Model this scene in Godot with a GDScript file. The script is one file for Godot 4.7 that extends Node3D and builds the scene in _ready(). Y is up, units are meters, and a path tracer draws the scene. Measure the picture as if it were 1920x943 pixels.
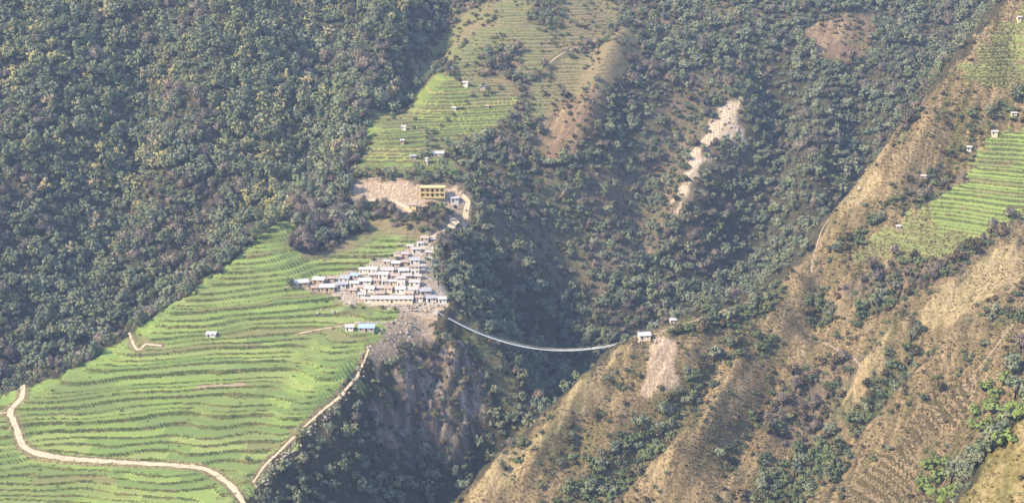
extends Node3D

# A terraced spur, a stone village and a suspension bridge over a Himalayan gorge.
# x runs east, z south; "north" below means -z. The camera stands at the origin, EYE metres up.
const F := 2637.0
const CX := 960.0
const CY := 471.5
const PITCH := 0.2443461
const EYE := 340.0
# landform sketch: [is a ridge or valley line, photo x, photo y, metres north, ...]
const LANDFORM := [
	[1, -160, 800, 640, 0, 738, 669, 130, 688, 695, 220, 637, 719, 320, 570, 753, 400, 510, 787, 470, 455, 820, 540, 407, 856],
	[1, 440, 1010, 560, 480, 930, 590, 520, 870, 614, 590, 800, 643, 650, 735, 670, 680, 690, 692, 745, 625, 722, 800, 595, 742, 850, 575, 748],
	[0, 250, 930, 588, 300, 800, 640, 350, 700, 683, 450, 620, 722, 520, 560, 757, 600, 500, 795],
	[0, 420, 900, 600, 480, 800, 640, 560, 700, 685, 640, 610, 730, 720, 560, 757],
	[0, -100, 900, 600, 60, 860, 615, 60, 943, 585, 250, 1000, 565],
	[1, 850, 575, 748, 835, 540, 770, 815, 500, 795, 835, 445, 832, 880, 380, 880],
	[0, 700, 500, 795, 650, 440, 836, 720, 440, 834, 770, 470, 815],
	[0, 640, 370, 878, 720, 380, 872, 720, 345, 893, 810, 365, 880, 815, 345, 893, 870, 360, 885],
	[0, 590, 460, 822, 600, 410, 855],
	[0, 680, 300, 915, 730, 290, 920, 820, 290, 925, 720, 240, 950, 780, 210, 972, 820, 170, 990, 850, 230, 965, 930, 200, 985, 900, 150, 1010, 870, 110, 1030, 950, 90, 1045, 1030, 100, 1045, 950, 40, 1085, 1000, 0, 1120, 1100, 40, 1100, 1160, 60, 1100, 1200, 45, 1110],
	[1, 565, 390, 868, 620, 335, 905, 660, 280, 938, 705, 200, 985, 745, 150, 1020, 800, 75, 1075, 850, 0, 1140],
	[0, -200, 650, 800, -200, 300, 890, -200, 0, 990, 0, 690, 815, 0, 600, 835, 0, 400, 890, 0, 200, 955, 0, 0, 1025],
	[0, 200, 590, 855, 200, 400, 910, 200, 200, 975, 200, 0, 1045],
	[0, 400, 470, 885, 400, 300, 945, 400, 150, 995, 400, 0, 1060],
	[0, 560, 350, 905, 560, 200, 975, 540, 0, 1095, 620, 270, 950, 650, 150, 1010, 700, 80, 1055, 740, 0, 1105],
	[1, 760, 1010, 630, 845, 940, 640, 900, 885, 650, 960, 830, 658, 1050, 745, 675, 1150, 657, 690, 1200, 628, 700, 1290, 597, 712, 1400, 562, 733, 1460, 527, 745, 1520, 470, 757, 1560, 395, 772, 1620, 312, 790, 1700, 232, 805, 1800, 102, 832, 1890, 0, 850, 1960, -80, 870],
	[0, 1200, 760, 665, 1250, 900, 632, 1100, 850, 648, 1000, 900, 638, 1400, 700, 690, 1400, 850, 652, 1500, 600, 725, 1500, 750, 682, 1500, 900, 641, 1650, 450, 748, 1650, 620, 690, 1650, 800, 640, 1650, 943, 600, 1800, 300, 772, 1800, 500, 712, 1800, 700, 640, 1760, 880, 590, 1900, 100, 832, 1900, 250, 785, 1900, 400, 728, 1900, 550, 668, 1900, 680, 614, 1860, 850, 560],
	[0, 2100, 0, 850, 2100, 400, 715, 2100, 600, 640],
	[1, 2050, 640, 430, 1985, 715, 425, 1920, 772, 420, 1860, 850, 418, 1800, 930, 415, 1750, 1000, 412],
	[0, 1940, 940, 392, 1900, 1000, 380],
	[1, 850, 575, 748, 920, 650, 747, 1000, 740, 748, 1035, 785, 752],
	[0, 760, 700, 705, 800, 640, 728, 860, 640, 733, 760, 780, 698, 860, 760, 716, 860, 850, 702, 840, 900, 692, 940, 760, 731, 700, 900, 660, 700, 800, 674, 600, 900, 625, 640, 830, 645, 930, 830, 716, 780, 930, 670],
	[0, 1060, 700, 850, 1000, 640, 862, 920, 560, 838, 900, 500, 842, 870, 440, 868, 930, 440, 880, 1000, 500, 885, 1050, 600, 880, 1150, 620, 885, 1250, 560, 920, 1350, 520, 945, 1430, 480, 960],
	[0, 960, 330, 930, 900, 330, 918, 1000, 400, 915, 1080, 320, 950, 1020, 280, 960, 1100, 200, 1000, 1150, 150, 1025, 1150, 300, 965, 1200, 200, 1010, 1280, 100, 1065],
	[0, 1200, 440, 945, 1300, 330, 990, 1330, 240, 1020, 1390, 190, 1035, 1380, 130, 1065, 1400, 300, 1010, 1400, 400, 985, 1480, 350, 1000, 1520, 250, 1035, 1500, 420, 975, 1600, 250, 1040, 1650, 180, 1070, 1550, 100, 1090, 1600, 40, 1120, 1400, 0, 1130, 1300, 0, 1140, 1500, 0, 1140, 1750, 100, 1110, 1800, 0, 1150],
]
# ground the photograph does not show: x, metres north, height
const HIDDEN := [
	-330, 700, -305, -270, 740, -300, -215, 790, -285, -170, 835, -262, -420, 660, -315, 40, 760, -318,
	90, 800, -300, 150, 850, -285, 210, 900, -250, 270, 950, -205, 320, 1000, -150, -10, 705, -325,
	-30, 660, -332, -60, 620, -340, 330, 920, -130, 360, 870, -90, -100, 540, -345, -60, 560, -338,
	-20, 590, -336, 40, 560, -335, 100, 520, -318, 0, 500, -350, -200, 480, -330, -300, 480, -330,
	100, 440, -300, 0, 400, -350, -150, 400, -350, -300, 400, -340, 80, 380, -270, 120, 470, -275,
	-420, 540, -320, -350, 560, -300, -250, 530, -290, -150, 520, -310, 150, 480, -238, 175, 500, -225,
	190, 520, -222, 140, 440, -222, 200, 470, -200, 230, 440, -165, 230, 500, -205, 120, 400, -215,
	210, 400, -160, -500, 1250, 40, -300, 1250, 50, -100, 1300, 40, 100, 1300, 45, 300, 1300, 50,
	500, 1250, 40, -500, 1400, 150, -200, 1420, 160, 100, 1420, 150, 500, 1400, 150, -560, 1000, -30,
	-560, 800, -160, -500, 640, -280, 450, 1050, 0, 520, 1000, 30, 450, 850, 20, 520, 700, 20,
	400, 700, -60, 350, 560, -110, 400, 500, -60, 350, 420, -80, 560, 500, 0, 560, 850, 80,
]

# ribs (+) and gullies (-): height, half width, then photo points
const FOLDS := [
	[9.0, 8.0, 1415, 645, 1345, 755, 1285, 860, 1235, 940],
	[-9.0, 9.0, 1390, 650, 1300, 740, 1180, 850, 1085, 930],
	[7.0, 8.0, 1512, 520, 1475, 590, 1445, 640],
	[-7.0, 7.0, 1540, 500, 1548, 560, 1530, 640],
	[9.0, 7.0, 1712, 605, 1655, 665, 1598, 745],
	[-9.0, 8.0, 1735, 645, 1640, 760, 1560, 870],
	[7.0, 9.0, 1915, 445, 1800, 525, 1720, 605],
	[-7.0, 8.0, 1690, 525, 1620, 580, 1590, 640],
	[6.0, 7.0, 1820, 625, 1700, 740, 1610, 840, 1540, 930],
	[-5.0, 6.0, 1850, 640, 1760, 740, 1660, 860],
	[-5.0, 6.0, 1012, 800, 985, 840, 950, 900],
	[5.0, 6.0, 1130, 690, 1060, 770, 1010, 850, 960, 930],
	[-5.0, 6.0, 1180, 690, 1110, 780, 1050, 880],
	[-5.0, 6.0, 1850, 250, 1760, 330, 1640, 400, 1560, 480],
	[5.0, 7.0, 1760, 200, 1700, 300, 1640, 350],
	[-6.0, 6.0, 1470, 690, 1420, 780, 1360, 880],
	[5.0, 6.0, 1500, 700, 1460, 790, 1400, 890],
	[-17.0, 24.0, 1205, 150, 1165, 290, 1085, 400, 1040, 500, 1050, 640],
	[16.0, 13.0, 1190, 55, 1140, 160, 1080, 300],
	[15.0, 18.0, 1402, 130, 1412, 240, 1335, 340, 1260, 430],
	[-25.0, 24.0, 1480, 100, 1440, 260, 1420, 400, 1350, 490],
	[18.0, 20.0, 1560, 180, 1530, 330, 1510, 420],
	[-18.0, 20.0, 1645, 140, 1605, 300, 1565, 390],
	[12.0, 16.0, 1705, 60, 1665, 190, 1625, 290],
	[-7.0, 14.0, 985, 215, 1010, 260, 960, 320],
	[-12.0, 16.0, 1290, 180, 1230, 320, 1170, 450],
	[10.0, 12.0, 960, 470, 1000, 560, 1030, 640],
	[16.0, 22.0, 740, 20, 680, 130, 620, 255],
	[-20.0, 20.0, 570, 5, 605, 150, 560, 300, 525, 385],
	[15.0, 22.0, 440, 5, 400, 130, 350, 280, 270, 450],
	[-18.0, 20.0, 250, 20, 265, 170, 225, 350, 130, 540],
	[13.0, 20.0, 110, 5, 80, 200, 40, 420],
	[-22.0, 16.0, 728, 205, 765, 130, 812, 60, 850, 2],
	[-12.0, 16.0, 660, 10, 660, 110, 640, 200],
	[-9.0, 14.0, 800, 640, 800, 740, 780, 860],
	[3.0, 8.0, 870, 660, 870, 760, 850, 870],
	[-7.0, 7.0, 700, 720, 700, 800, 690, 880],
	[-6.0, 6.0, 838, 604, 868, 622, 900, 652],
]
enum {FOREST, DRY, CROP, BARE, ROCK, SHRUB, VILLAGE, UPPER, BROWNSTEP, SCRUB, RUSSET, KNOLL, GROVE, OLIVE, SLAB, RUBBLE, SPUR, EAST, EASTOLIVE, SCAR}
# land cover, painted in order; photo points
const COVER := [
	[SCRUB, 880,300, 1000,330, 1090,330, 1200,250, 1290,150, 1400,120, 1420,200, 1390,300, 1300,380, 1230,470, 1130,540, 1050,560, 960,500, 920,440, 890,380],
	[SCRUB, 760,130, 850,10, 1190,5, 1290,40, 1250,80, 1150,160, 1130,240, 1000,300, 900,290, 830,260, 760,200],
	[OLIVE, 765,135, 830,60, 930,0, 1130,0, 1190,40, 1060,90, 1000,150, 960,140, 900,185, 800,150],
	[OLIVE, 985,190, 1040,115, 1190,58, 1200,80, 1145,165, 1060,185, 1000,240],
	[RUSSET, 1050,192, 1142,166, 1130,230, 1080,285, 1020,310, 995,290],
	[RUSSET, 1510,50, 1640,20, 1645,80, 1600,112, 1560,122, 1505,90],
	[SCRUB, 1290,0, 1500,5, 1480,40, 1380,50, 1300,60],
	[OLIVE, 672,330, 692,228, 752,205, 805,160, 900,140, 968,170, 970,215, 900,258, 835,285, 892,345, 885,358, 780,345],
	[UPPER, 772,168, 872,163, 886,190, 820,242, 772,236],
	[UPPER, 882,194, 967,178, 952,215, 890,250, 822,257, 832,240],
	[UPPER, 715,238, 802,250, 770,300, 777,327, 668,327, 680,288],
	[UPPER, 790,310, 830,298, 892,345, 882,357, 778,345],
	[UPPER, 690,225, 722,213, 726,236, 680,272],
	[SCRUB, 888,255, 965,217, 1000,240, 905,292],
	[SCRUB, 905,100, 990,92, 962,140, 895,150],
	[SCRUB, 1000,0, 1060,0, 1045,58, 985,48],
	[SCRUB, 640,330, 780,330, 900,350, 890,380, 840,450, 740,445, 690,440, 660,385],
	[SCAR, 662,346, 700,335, 770,343, 850,350, 875,365, 880,385, 850,430, 838,425, 862,388, 790,388, 760,402, 720,382, 658,380],
	[BARE, 1355,195, 1385,190, 1388,225, 1405,250, 1400,277, 1380,270, 1345,258, 1325,290, 1302,350, 1272,398, 1258,396, 1286,340, 1296,290, 1331,240],
	[RUSSET, 1230,308, 1246,306, 1240,330, 1250,350, 1254,388, 1240,386, 1234,350],
	[OLIVE, 530,412, 640,380, 780,440, 835,450, 820,500, 848,575, 800,600, 745,625, 690,655, 560,640, 540,480],
	[CROP, -80,760, 0,743, 130,693, 220,641, 320,574, 400,514, 470,459, 530,416, 552,410, 548,470, 560,482, 640,478, 690,455, 745,440, 772,447, 760,470, 690,495, 560,525, 540,540, 620,552, 640,590, 700,590, 745,570, 752,590, 740,605, 690,650, 672,700, 640,745, 590,790, 520,860, 475,925, 430,975, -80,975],
	[GROVE, 555,388, 640,368, 682,400, 692,436, 640,452, 600,474, 545,470],
	[VILLAGE, 545,534, 560,524, 620,515, 690,495, 770,465, 800,445, 830,440, 815,500, 832,545, 846,575, 810,593, 740,588, 720,575, 660,570, 600,545],
	[RUBBLE, 735,586, 832,590, 818,612, 795,640, 748,668, 700,688, 688,662, 722,635],
	[ROCK, 745,692, 800,656, 860,650, 915,690, 925,760, 890,830, 850,885, 800,865, 740,845, 700,800, 705,750],
	[SPUR, 850,582, 900,610, 960,692, 1030,775, 990,790, 930,740, 880,660],
	[DRY, 760,1010, 846,945, 900,890, 960,835, 1050,749, 1150,661, 1200,632, 1290,601, 1400,566, 1460,531, 1523,474, 1563,399, 1623,316, 1703,236, 1803,106, 1893,5, 1960,-60, 2150,0, 2150,700, 1930,755, 1860,838, 1790,940, 1780,1010],
	[SHRUB, 1280,606, 1400,570, 1460,533, 1478,545, 1430,592, 1400,617, 1290,632, 1250,628],
	[SHRUB, 1392,650, 1330,725, 1292,785, 1210,885, 1150,950, 1030,950, 1090,885, 1160,832, 1240,772, 1300,692, 1350,660],
	[SHRUB, 1620,548, 1690,532, 1682,570, 1610,582],
	[SHRUB, 1520,540, 1565,550, 1560,610, 1520,600],
	[SHRUB, 1600,730, 1720,640, 1732,680, 1640,790, 1580,790],
	[SHRUB, 1415,630, 1475,630, 1470,672, 1420,665],
	[SHRUB, 1850,212, 1915,165, 1915,202, 1820,257, 1812,245],
	[SHRUB, 1430,860, 1560,800, 1600,860, 1520,945, 1400,945],
	[SHRUB, 1850,600, 1918,560, 1918,605, 1870,622],
	[SHRUB, 1560,470, 1640,395, 1670,400, 1600,470, 1540,520],
	[SCRUB, 1660,362, 1740,300, 1832,330, 1740,390, 1660,402],
	[SCRUB, 1735,110, 1775,120, 1735,205, 1690,262, 1680,262],
	[SCRUB, 1918,390, 1860,432, 1780,472, 1620,500, 1570,560, 1690,562, 1790,522, 1918,425],
	[SCRUB, 1500,690, 1620,660, 1640,720, 1560,800, 1450,830, 1420,780],
	[SCAR, 1214,640, 1262,640, 1266,730, 1250,762, 1240,735, 1228,758, 1212,745],
	[SLAB, 1918,445, 1918,520, 1830,580, 1750,622, 1722,602, 1790,532],
	[SLAB, 1660,630, 1702,612, 1640,722, 1590,752, 1600,712],
	[SLAB, 1600,330, 1640,303, 1650,352, 1610,395, 1565,402],
	[SLAB, 1150,668, 1190,645, 1060,800, 960,900, 900,940, 870,940, 960,845, 1060,752],
	[EAST, 1738,385, 1800,345, 1826,318, 1830,275, 1930,225, 1930,392, 1850,440, 1790,448, 1742,425],
	[EASTOLIVE, 1640,442, 1738,387, 1745,427, 1830,442, 1760,482, 1600,482],
	[EASTOLIVE, 1870,60, 1905,25, 1930,20, 1930,150, 1850,172, 1800,132],
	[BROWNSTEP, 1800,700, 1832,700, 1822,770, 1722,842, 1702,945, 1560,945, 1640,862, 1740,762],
	[KNOLL, 1918,780, 1860,857, 1803,937, 1780,1000, 1990,1000, 1990,720],
]
# linear base colours of the ground under each cover
const SOIL := [
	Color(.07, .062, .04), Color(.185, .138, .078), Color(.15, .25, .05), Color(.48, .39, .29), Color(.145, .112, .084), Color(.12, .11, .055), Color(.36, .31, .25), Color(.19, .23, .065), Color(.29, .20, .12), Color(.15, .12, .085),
	Color(.20, .135, .09), Color(.20, .165, .068), Color(.10, .08, .06), Color(.19, .175, .085), Color(.31, .24, .13), Color(.32, .25, .18), Color(.15, .14, .07), Color(.18, .28, .055), Color(.22, .21, .085), Color(.39, .295, .205),
]
const ROUGH := [2.6, 1.7, .15, .45, 3.4, 1.3, .15, .25, .5, 1.6, 1.2, .6, .4, .8, .6, .7, 1.8, .3, .5, .8]
const STEP_OF := {CROP: 1.0, UPPER: 1.0, OLIVE: .6, EAST: 1.0, EASTOLIVE: 1.0, BROWNSTEP: 1.0, RUBBLE: .8}

const X0 := -560.0
const D0 := 320.0
const CELL := 2.0
const NX := 561
const ND := 531
const KC := 4           # fine cells to a coarse cell
const MX := 143
const MD := 136
var px := PackedFloat64Array()
var pd := PackedFloat64Array()
var pw := PackedFloat64Array()
var coarse := PackedFloat32Array()
var base := PackedFloat32Array()
var cover := PackedByteArray()
var rough := PackedFloat32Array()
var stepped := PackedFloat32Array()
var roadw := PackedFloat32Array()
var levels := PackedFloat32Array()
var bins := PackedInt32Array()
var rng := RandomNumberGenerator.new()
var nz := FastNoiseLite.new()
var nz2 := FastNoiseLite.new()
var mats := {}
var taken := {}
var spots := []           # trees and shrubs to plant: [x, d, size, kind, tint, shows as pixels]

func _ready() -> void:
	look_and_light()
	rng.seed = 71
	nz.seed = 5; nz.frequency = 1.0; nz.fractal_octaves = 3
	nz2.seed = 9; nz2.frequency = 1.0; nz2.fractal_octaves = 1
	raise_land()
	make_materials()
	lay_ground()
	lay_paths()
	print("ground ", Time.get_ticks_msec())
	for k in 4: rocks.append(rock(60 + k))
	build_village()
	build_bridge()
	build_outliers()
	build_rocks()
	print("built ", Time.get_ticks_msec())
	plant()
	print("planted ", Time.get_ticks_msec())

func look_and_light() -> void:
	var cam := Camera3D.new()
	cam.name = "camera"
	cam.fov = rad_to_deg(2.0 * atan(471.5 / F))
	cam.near = 1.0
	cam.far = 4000.0
	cam.position = Vector3(0, EYE, 0)
	cam.rotation.x = -PITCH
	add_child(cam)
	cam.current = true
	var e := Environment.new()
	e.background_mode = Environment.BG_SKY
	var sm := ProceduralSkyMaterial.new()
	sm.sky_top_color = Color(.56, .67, .86)
	sm.sky_horizon_color = Color(.88, .92, .97)
	sm.sky_curve = .18
	sm.ground_bottom_color = Color(.20, .19, .16)
	sm.ground_horizon_color = Color(.55, .60, .66)
	sm.sun_angle_max = 8.0
	var sky := Sky.new()
	sky.sky_material = sm
	e.sky = sky
	e.tonemap_mode = Environment.TONE_MAPPER_LINEAR
	e.tonemap_exposure = 2.75
	e.fog_enabled = true
	e.fog_density = 0.00009
	e.fog_light_color = Color(.74, .85, 1.0)
	e.sdfgi_enabled = true
	e.ssao_enabled = true
	e.ssil_enabled = true
	var we := WorldEnvironment.new()
	we.name = "surroundings"
	we.environment = e
	add_child(we)
	var sun := DirectionalLight3D.new()
	sun.name = "sun"
	sun.light_energy = 1.45
	sun.light_color = Color(1.0, .92, .78)
	sun.light_angular_distance = 5.0
	sun.shadow_enabled = true
	add_child(sun)
	sun.look_at_from_position(Vector3(-.66, .62, .40) * 1000.0, Vector3.ZERO)

# ---------------------------------------------------------------- naming

func numbered(called: String) -> String:
	var n: int = taken.get(called, 0)
	taken[called] = n + 1
	return called if n == 0 else "%s_%03d" % [called, n]

func thing(called: String, label: String, category: String, at: Vector3, turn := 0.0, group := "") -> Node3D:
	var o := Node3D.new()
	o.name = numbered(called)
	o.position = at
	o.rotation.y = turn
	add_child(o, true)
	tag(o, label, category, group)
	return o

func tag(o: Node, label: String, category: String, group := "", kind := "") -> void:
	o.set_meta("label", label)
	o.set_meta("category", category)
	if group: o.set_meta("group", group)
	if kind: o.set_meta("kind", kind)

func part(called: String, m: Mesh, mat: Material, parent: Node, at := Vector3.ZERO, turn := 0.0) -> MeshInstance3D:
	var o := MeshInstance3D.new()
	o.name = called
	o.mesh = m
	o.material_override = mat
	o.position = at
	o.rotation.y = turn
	parent.add_child(o, true)
	return o

func setting(called: String, label: String, category: String) -> Node3D:
	var o := Node3D.new()
	o.name = numbered(called)
	add_child(o, true)
	tag(o, label, category, "", "structure")
	return o

# ---------------------------------------------------------------- land

func ray(u: float, v: float) -> Vector2:   # sideways and upwards travel for each metre north
	var dy := -(v - CY) / F
	var zz := cos(PITCH) + dy * sin(PITCH)
	return Vector2((u - CX) / F / zz, (-sin(PITCH) + dy * cos(PITCH)) / zz)

func pixel(x: float, y: float, d: float) -> Vector2:   # y measured from the eye
	var depth := d * cos(PITCH) - y * sin(PITCH)
	return Vector2(CX + F * x / depth, CY - F * (y * cos(PITCH) + d * sin(PITCH)) / depth)

func raise_land() -> void:
	var ph := PackedFloat64Array()
	var put := func(x: float, d: float, h: float):
		for i in px.size():
			if (px[i] - x) * (px[i] - x) + (pd[i] - d) * (pd[i] - d) < 9.0: return
		px.append(x); pd.append(d); ph.append(h)
	for l in LANDFORM:
		for i in range(1, l.size(), 3):
			var r := ray(l[i], l[i + 1])
			put.call(r.x * l[i + 2], l[i + 2], r.y * l[i + 2])
	for l in LANDFORM:
		if l[0] == 1:
			for i in range(1, l.size() - 3, 3):
				var r := ray(l[i], l[i + 1])
				var q := ray(l[i + 3], l[i + 4])
				var a := Vector3(r.x * l[i + 2], l[i + 2], r.y * l[i + 2])
				var b := Vector3(q.x * l[i + 5], l[i + 5], q.y * l[i + 5])
				var k := int(a.distance_to(b) / 16.0)
				for j in range(1, k + 1):
					var c := a.lerp(b, float(j) / (k + 1))
					put.call(c.x, c.y, c.z)
	for i in range(0, HIDDEN.size(), 3):
		put.call(HIDDEN[i], HIDDEN[i + 1], HIDDEN[i + 2])
	# smooth surface through all points: radial basis, solved by elimination
	var n := px.size()
	var m := n + 3
	var rows: Array[PackedFloat64Array] = []
	for i in m:
		var row := PackedFloat64Array()
		row.resize(m + 1)
		if i < n:
			for j in n:
				row[j] = sqrt((px[i] - px[j]) ** 2 + (pd[i] - pd[j]) ** 2 + 16.0)
			row[n] = 1.0; row[n + 1] = px[i]; row[n + 2] = pd[i]; row[m] = ph[i]
		else:
			for j in n:
				row[j] = 1.0 if i == n else (px[j] if i == n + 1 else pd[j])
		rows.append(row)
	for c in m:
		var best := c
		for i in range(c + 1, m):
			if absf(rows[i][c]) > absf(rows[best][c]): best = i
		var t := rows[c]; rows[c] = rows[best]; rows[best] = t
		var piv := rows[c]
		var inv := 1.0 / piv[c]
		for i in range(c + 1, m):
			var row := rows[i]
			var f := row[c] * inv
			if f != 0.0:
				for j in range(c, m + 1): row[j] -= f * piv[j]
				rows[i] = row
	pw.resize(m)
	for i in range(m - 1, -1, -1):
		var row := rows[i]
		var s := row[m]
		for j in range(i + 1, m): s -= row[j] * pw[j]
		pw[i] = s / row[i]
	print("solved ", Time.get_ticks_msec(), " ", n)
	coarse.resize(MX * MD)
	run_rows(coarse_row, MD)
	base.resize(NX * ND)
	run_rows(fine_row, ND)
	print("land ", Time.get_ticks_msec())
	# ribs and gullies
	for f in FOLDS:
		var line := PackedVector2Array()
		for i in range(2, f.size(), 2):
			var p := hit(f[i], f[i + 1])
			line.append(Vector2(p.x, -p.z))
		var hgt: float = f[0]
		var wid: float = f[1]
		along(line, wid * 2.2, func(at: int, dist: float, share: float):
			var ends := minf(1.0, minf(share, 1.0 - share) * 5.0 + .15)
			base[at] += hgt * ends * exp(-dist * dist / (wid * wid)))
	# land cover
	cover.resize(NX * ND)
	for c in COVER:
		var poly := PackedVector2Array()
		var lo := Vector2(1e9, 1e9)
		var hi := Vector2(-1e9, -1e9)
		for i in range(1, c.size(), 2):
			var p := hit(c[i], c[i + 1])
			var q := Vector2(p.x, -p.z)
			poly.append(q)
			lo = lo.min(q); hi = hi.max(q)
		for j in range(maxi(0, int((lo.y - D0) / CELL)), mini(ND - 1, int((hi.y - D0) / CELL) + 1) + 1):
			for i in range(maxi(0, int((lo.x - X0) / CELL)), mini(NX - 1, int((hi.x - X0) / CELL) + 1) + 1):
				var x := X0 + i * CELL
				var d := D0 + j * CELL
				if Geometry2D.is_point_in_polygon(Vector2(x + 4.0 * nz2.get_noise_2d(x * .09, d * .09), d + 4.0 * nz2.get_noise_2d(x * .09 + 77.0, d * .09)), poly):
					cover[j * NX + i] = c[0]
	rough.resize(NX * ND)
	stepped.resize(NX * ND)
	roadw.resize(NX * ND)
	for i in NX * ND:
		rough[i] = ROUGH[cover[i]]
		stepped[i] = STEP_OF.get(cover[i], 0.0)
	for k in 2:
		rough = blurred(rough)
	stepped = blurred(stepped)
	var h := -400.0
	while h < 120.0:
		levels.append(h)
		h += rng.randf_range(.9, 2.5)
	bins.resize(5400)
	var k := 0
	for i in bins.size():
		while k + 1 < levels.size() and levels[k + 1] <= -400.0 + i * .1: k += 1
		bins[i] = k
	mark_paths()
	print("cover ", Time.get_ticks_msec())

func run_rows(f: Callable, n: int) -> void:
	for j in n: f.call(j)

func coarse_row(j: int) -> void:
	var n := px.size()
	var d := D0 + (j - 1) * CELL * KC
	var reach := .42 * d + 60.0
	var a: float = pw[n]
	var b: float = pw[n + 1]
	var c: float = pw[n + 2] * d
	for i in MX:
		var x := X0 + (i - 1) * CELL * KC
		if absf(x) > reach:
			continue
		var s: float = a + b * x + c
		for k in n:
			var dx: float = px[k] - x
			var dd: float = pd[k] - d
			s += pw[k] * sqrt(dx * dx + dd * dd + 16.0)
		coarse[j * MX + i] = s
	# hold the edge height outside the part that can be seen
	for i in range(int(MX / 2.0), MX):
		if absf(X0 + (i - 1) * CELL * KC) > reach: coarse[j * MX + i] = coarse[j * MX + i - 1]
	for i in range(int(MX / 2.0), -1, -1):
		if absf(X0 + (i - 1) * CELL * KC) > reach: coarse[j * MX + i] = coarse[j * MX + i + 1]

func fine_row(j: int) -> void:
	var jc := j / KC + 1
	var t := float(j % KC) / KC
	var line := PackedFloat32Array()
	line.resize(MX)
	jc = clampi(jc, 1, MD - 3)
	for i in MX:
		line[i] = cubic_interpolate(coarse[jc * MX + i], coarse[(jc + 1) * MX + i], coarse[(jc - 1) * MX + i], coarse[(jc + 2) * MX + i], t)
	for i in NX:
		var ic := clampi(i / KC + 1, 1, MX - 3)
		base[j * NX + i] = cubic_interpolate(line[ic], line[ic + 1], line[ic - 1], line[ic + 2], float(i - (ic - 1) * KC) / KC)

func along(line: PackedVector2Array, wide: float, what: Callable) -> void:   # what(cell, distance, share of the length) for cells near a line
	var total := 0.0
	for i in line.size() - 1: total += line[i].distance_to(line[i + 1])
	var near := {}
	var gone := 0.0
	for s in line.size() - 1:
		var a := line[s]
		var b := line[s + 1]
		var len := a.distance_to(b)
		var lo := a.min(b) - Vector2(wide, wide)
		var hi := a.max(b) + Vector2(wide, wide)
		for j in range(maxi(0, ceili((lo.y - D0) / CELL)), mini(ND - 1, floori((hi.y - D0) / CELL)) + 1):
			for i in range(maxi(0, ceili((lo.x - X0) / CELL)), mini(NX - 1, floori((hi.x - X0) / CELL)) + 1):
				var p := Vector2(X0 + i * CELL, D0 + j * CELL)
				var t := clampf((p - a).dot(b - a) / maxf(len * len, .01), 0.0, 1.0)
				var dist := p.distance_to(a.lerp(b, t))
				if dist < wide:
					var at := j * NX + i
					if not near.has(at) or near[at].x > dist: near[at] = Vector2(dist, (gone + t * len) / total)
		gone += len
	for at in near: what.call(at, near[at].x, near[at].y)

func blurred(m: PackedFloat32Array) -> PackedFloat32Array:
	var r := m.duplicate()
	for j in range(1, ND - 1):
		for i in range(1, NX - 1):
			var k := j * NX + i
			r[k] = (m[k] * 2.0 + m[k - 1] + m[k + 1] + m[k - NX] + m[k + NX]) / 6.0
	return r

func field(m: PackedFloat32Array, x: float, d: float) -> float:
	var fi := clampf((x - X0) / CELL, 0.0, NX - 1.001)
	var fj := clampf((d - D0) / CELL, 0.0, ND - 1.001)
	var i := int(fi)
	var j := int(fj)
	var k := j * NX + i
	return lerpf(lerpf(m[k], m[k + 1], fi - i), lerpf(m[k + NX], m[k + NX + 1], fi - i), fj - j)

func zone(x: float, d: float) -> int:
	return cover[clampi(roundi((d - D0) / CELL), 0, ND - 1) * NX + clampi(roundi((x - X0) / CELL), 0, NX - 1)]

func warp(x: float, d: float) -> float:
	return 1.5 * nz2.get_noise_2d(x * .022, d * .03) + .14 * nz2.get_noise_2d(x * .09, d * .09 + 50.0)

func lip(x: float, d: float) -> float:     # share of a step that is level: the banks of steep ground are broad
	return (.64 if d < 680.0 else .76) if x > 60.0 and d < 870.0 else (.80 if d > 890.0 else .90)

func rung(x: float, d: float, t: float) -> int:     # the step that height t belongs to
	var k := bins[clampi(int((t + 400.0) * 10.0), 0, 5399)]
	if t < levels[k]: k -= 1
	elif t >= levels[k + 1]: k += 1
	return k - k % 2 if x > 60.0 and d < 680.0 else k     # steep ground has tall steps

func rung_top(x: float, d: float, k: int) -> int:
	return k + 2 if x > 60.0 and d < 680.0 else k + 1

func ground(x: float, d: float) -> float:   # height from the eye
	var b := field(base, x, d)
	var st := field(stepped, x, d)
	var ro := field(roadw, x, d)
	var h := b
	var am := field(rough, x, d)
	if st < .99:
		h = b + am * (1.1 * nz.get_noise_2d(x * .035, d * .035) + .55 * nz.get_noise_2d(x * .13 + 9.0, d * .13))
		if am > 2.8: h += 1.6 * nz.get_noise_2d(x * .42, d * .42) + 3.0 * absf(nz2.get_noise_2d(x * .16, d * .16)) + 1.2 * absf(nz2.get_noise_2d(x * .5 + 7.0, d * .5))
		if d < 860.0 and x > -120.0:     # rain-cut rills down the fall line
			h += am * (1.0 - st) * 1.45 * nz.get_noise_2d((x * .85 - d * .5) * .14, (x * .5 + d * .85) * .018)
	if st > .01 and ro < .99:
		var t := b + warp(x, d)
		var k := rung(x, d, t)
		var s := levels[rung_top(x, d, k)] - levels[k]
		var fr := (t - levels[k]) / s
		var br := lip(x, d)
		var q := .10 * fr / br if fr < br else .10 + .90 * (fr - br) / (1.0 - br)
		h = lerpf(h, levels[k] + s * (q + .1), st)
	return lerpf(h, b, ro)

func spot(x: float, d: float, up := 0.0) -> Vector3:
	return Vector3(x, ground(x, d) + up + EYE, -d)

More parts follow.
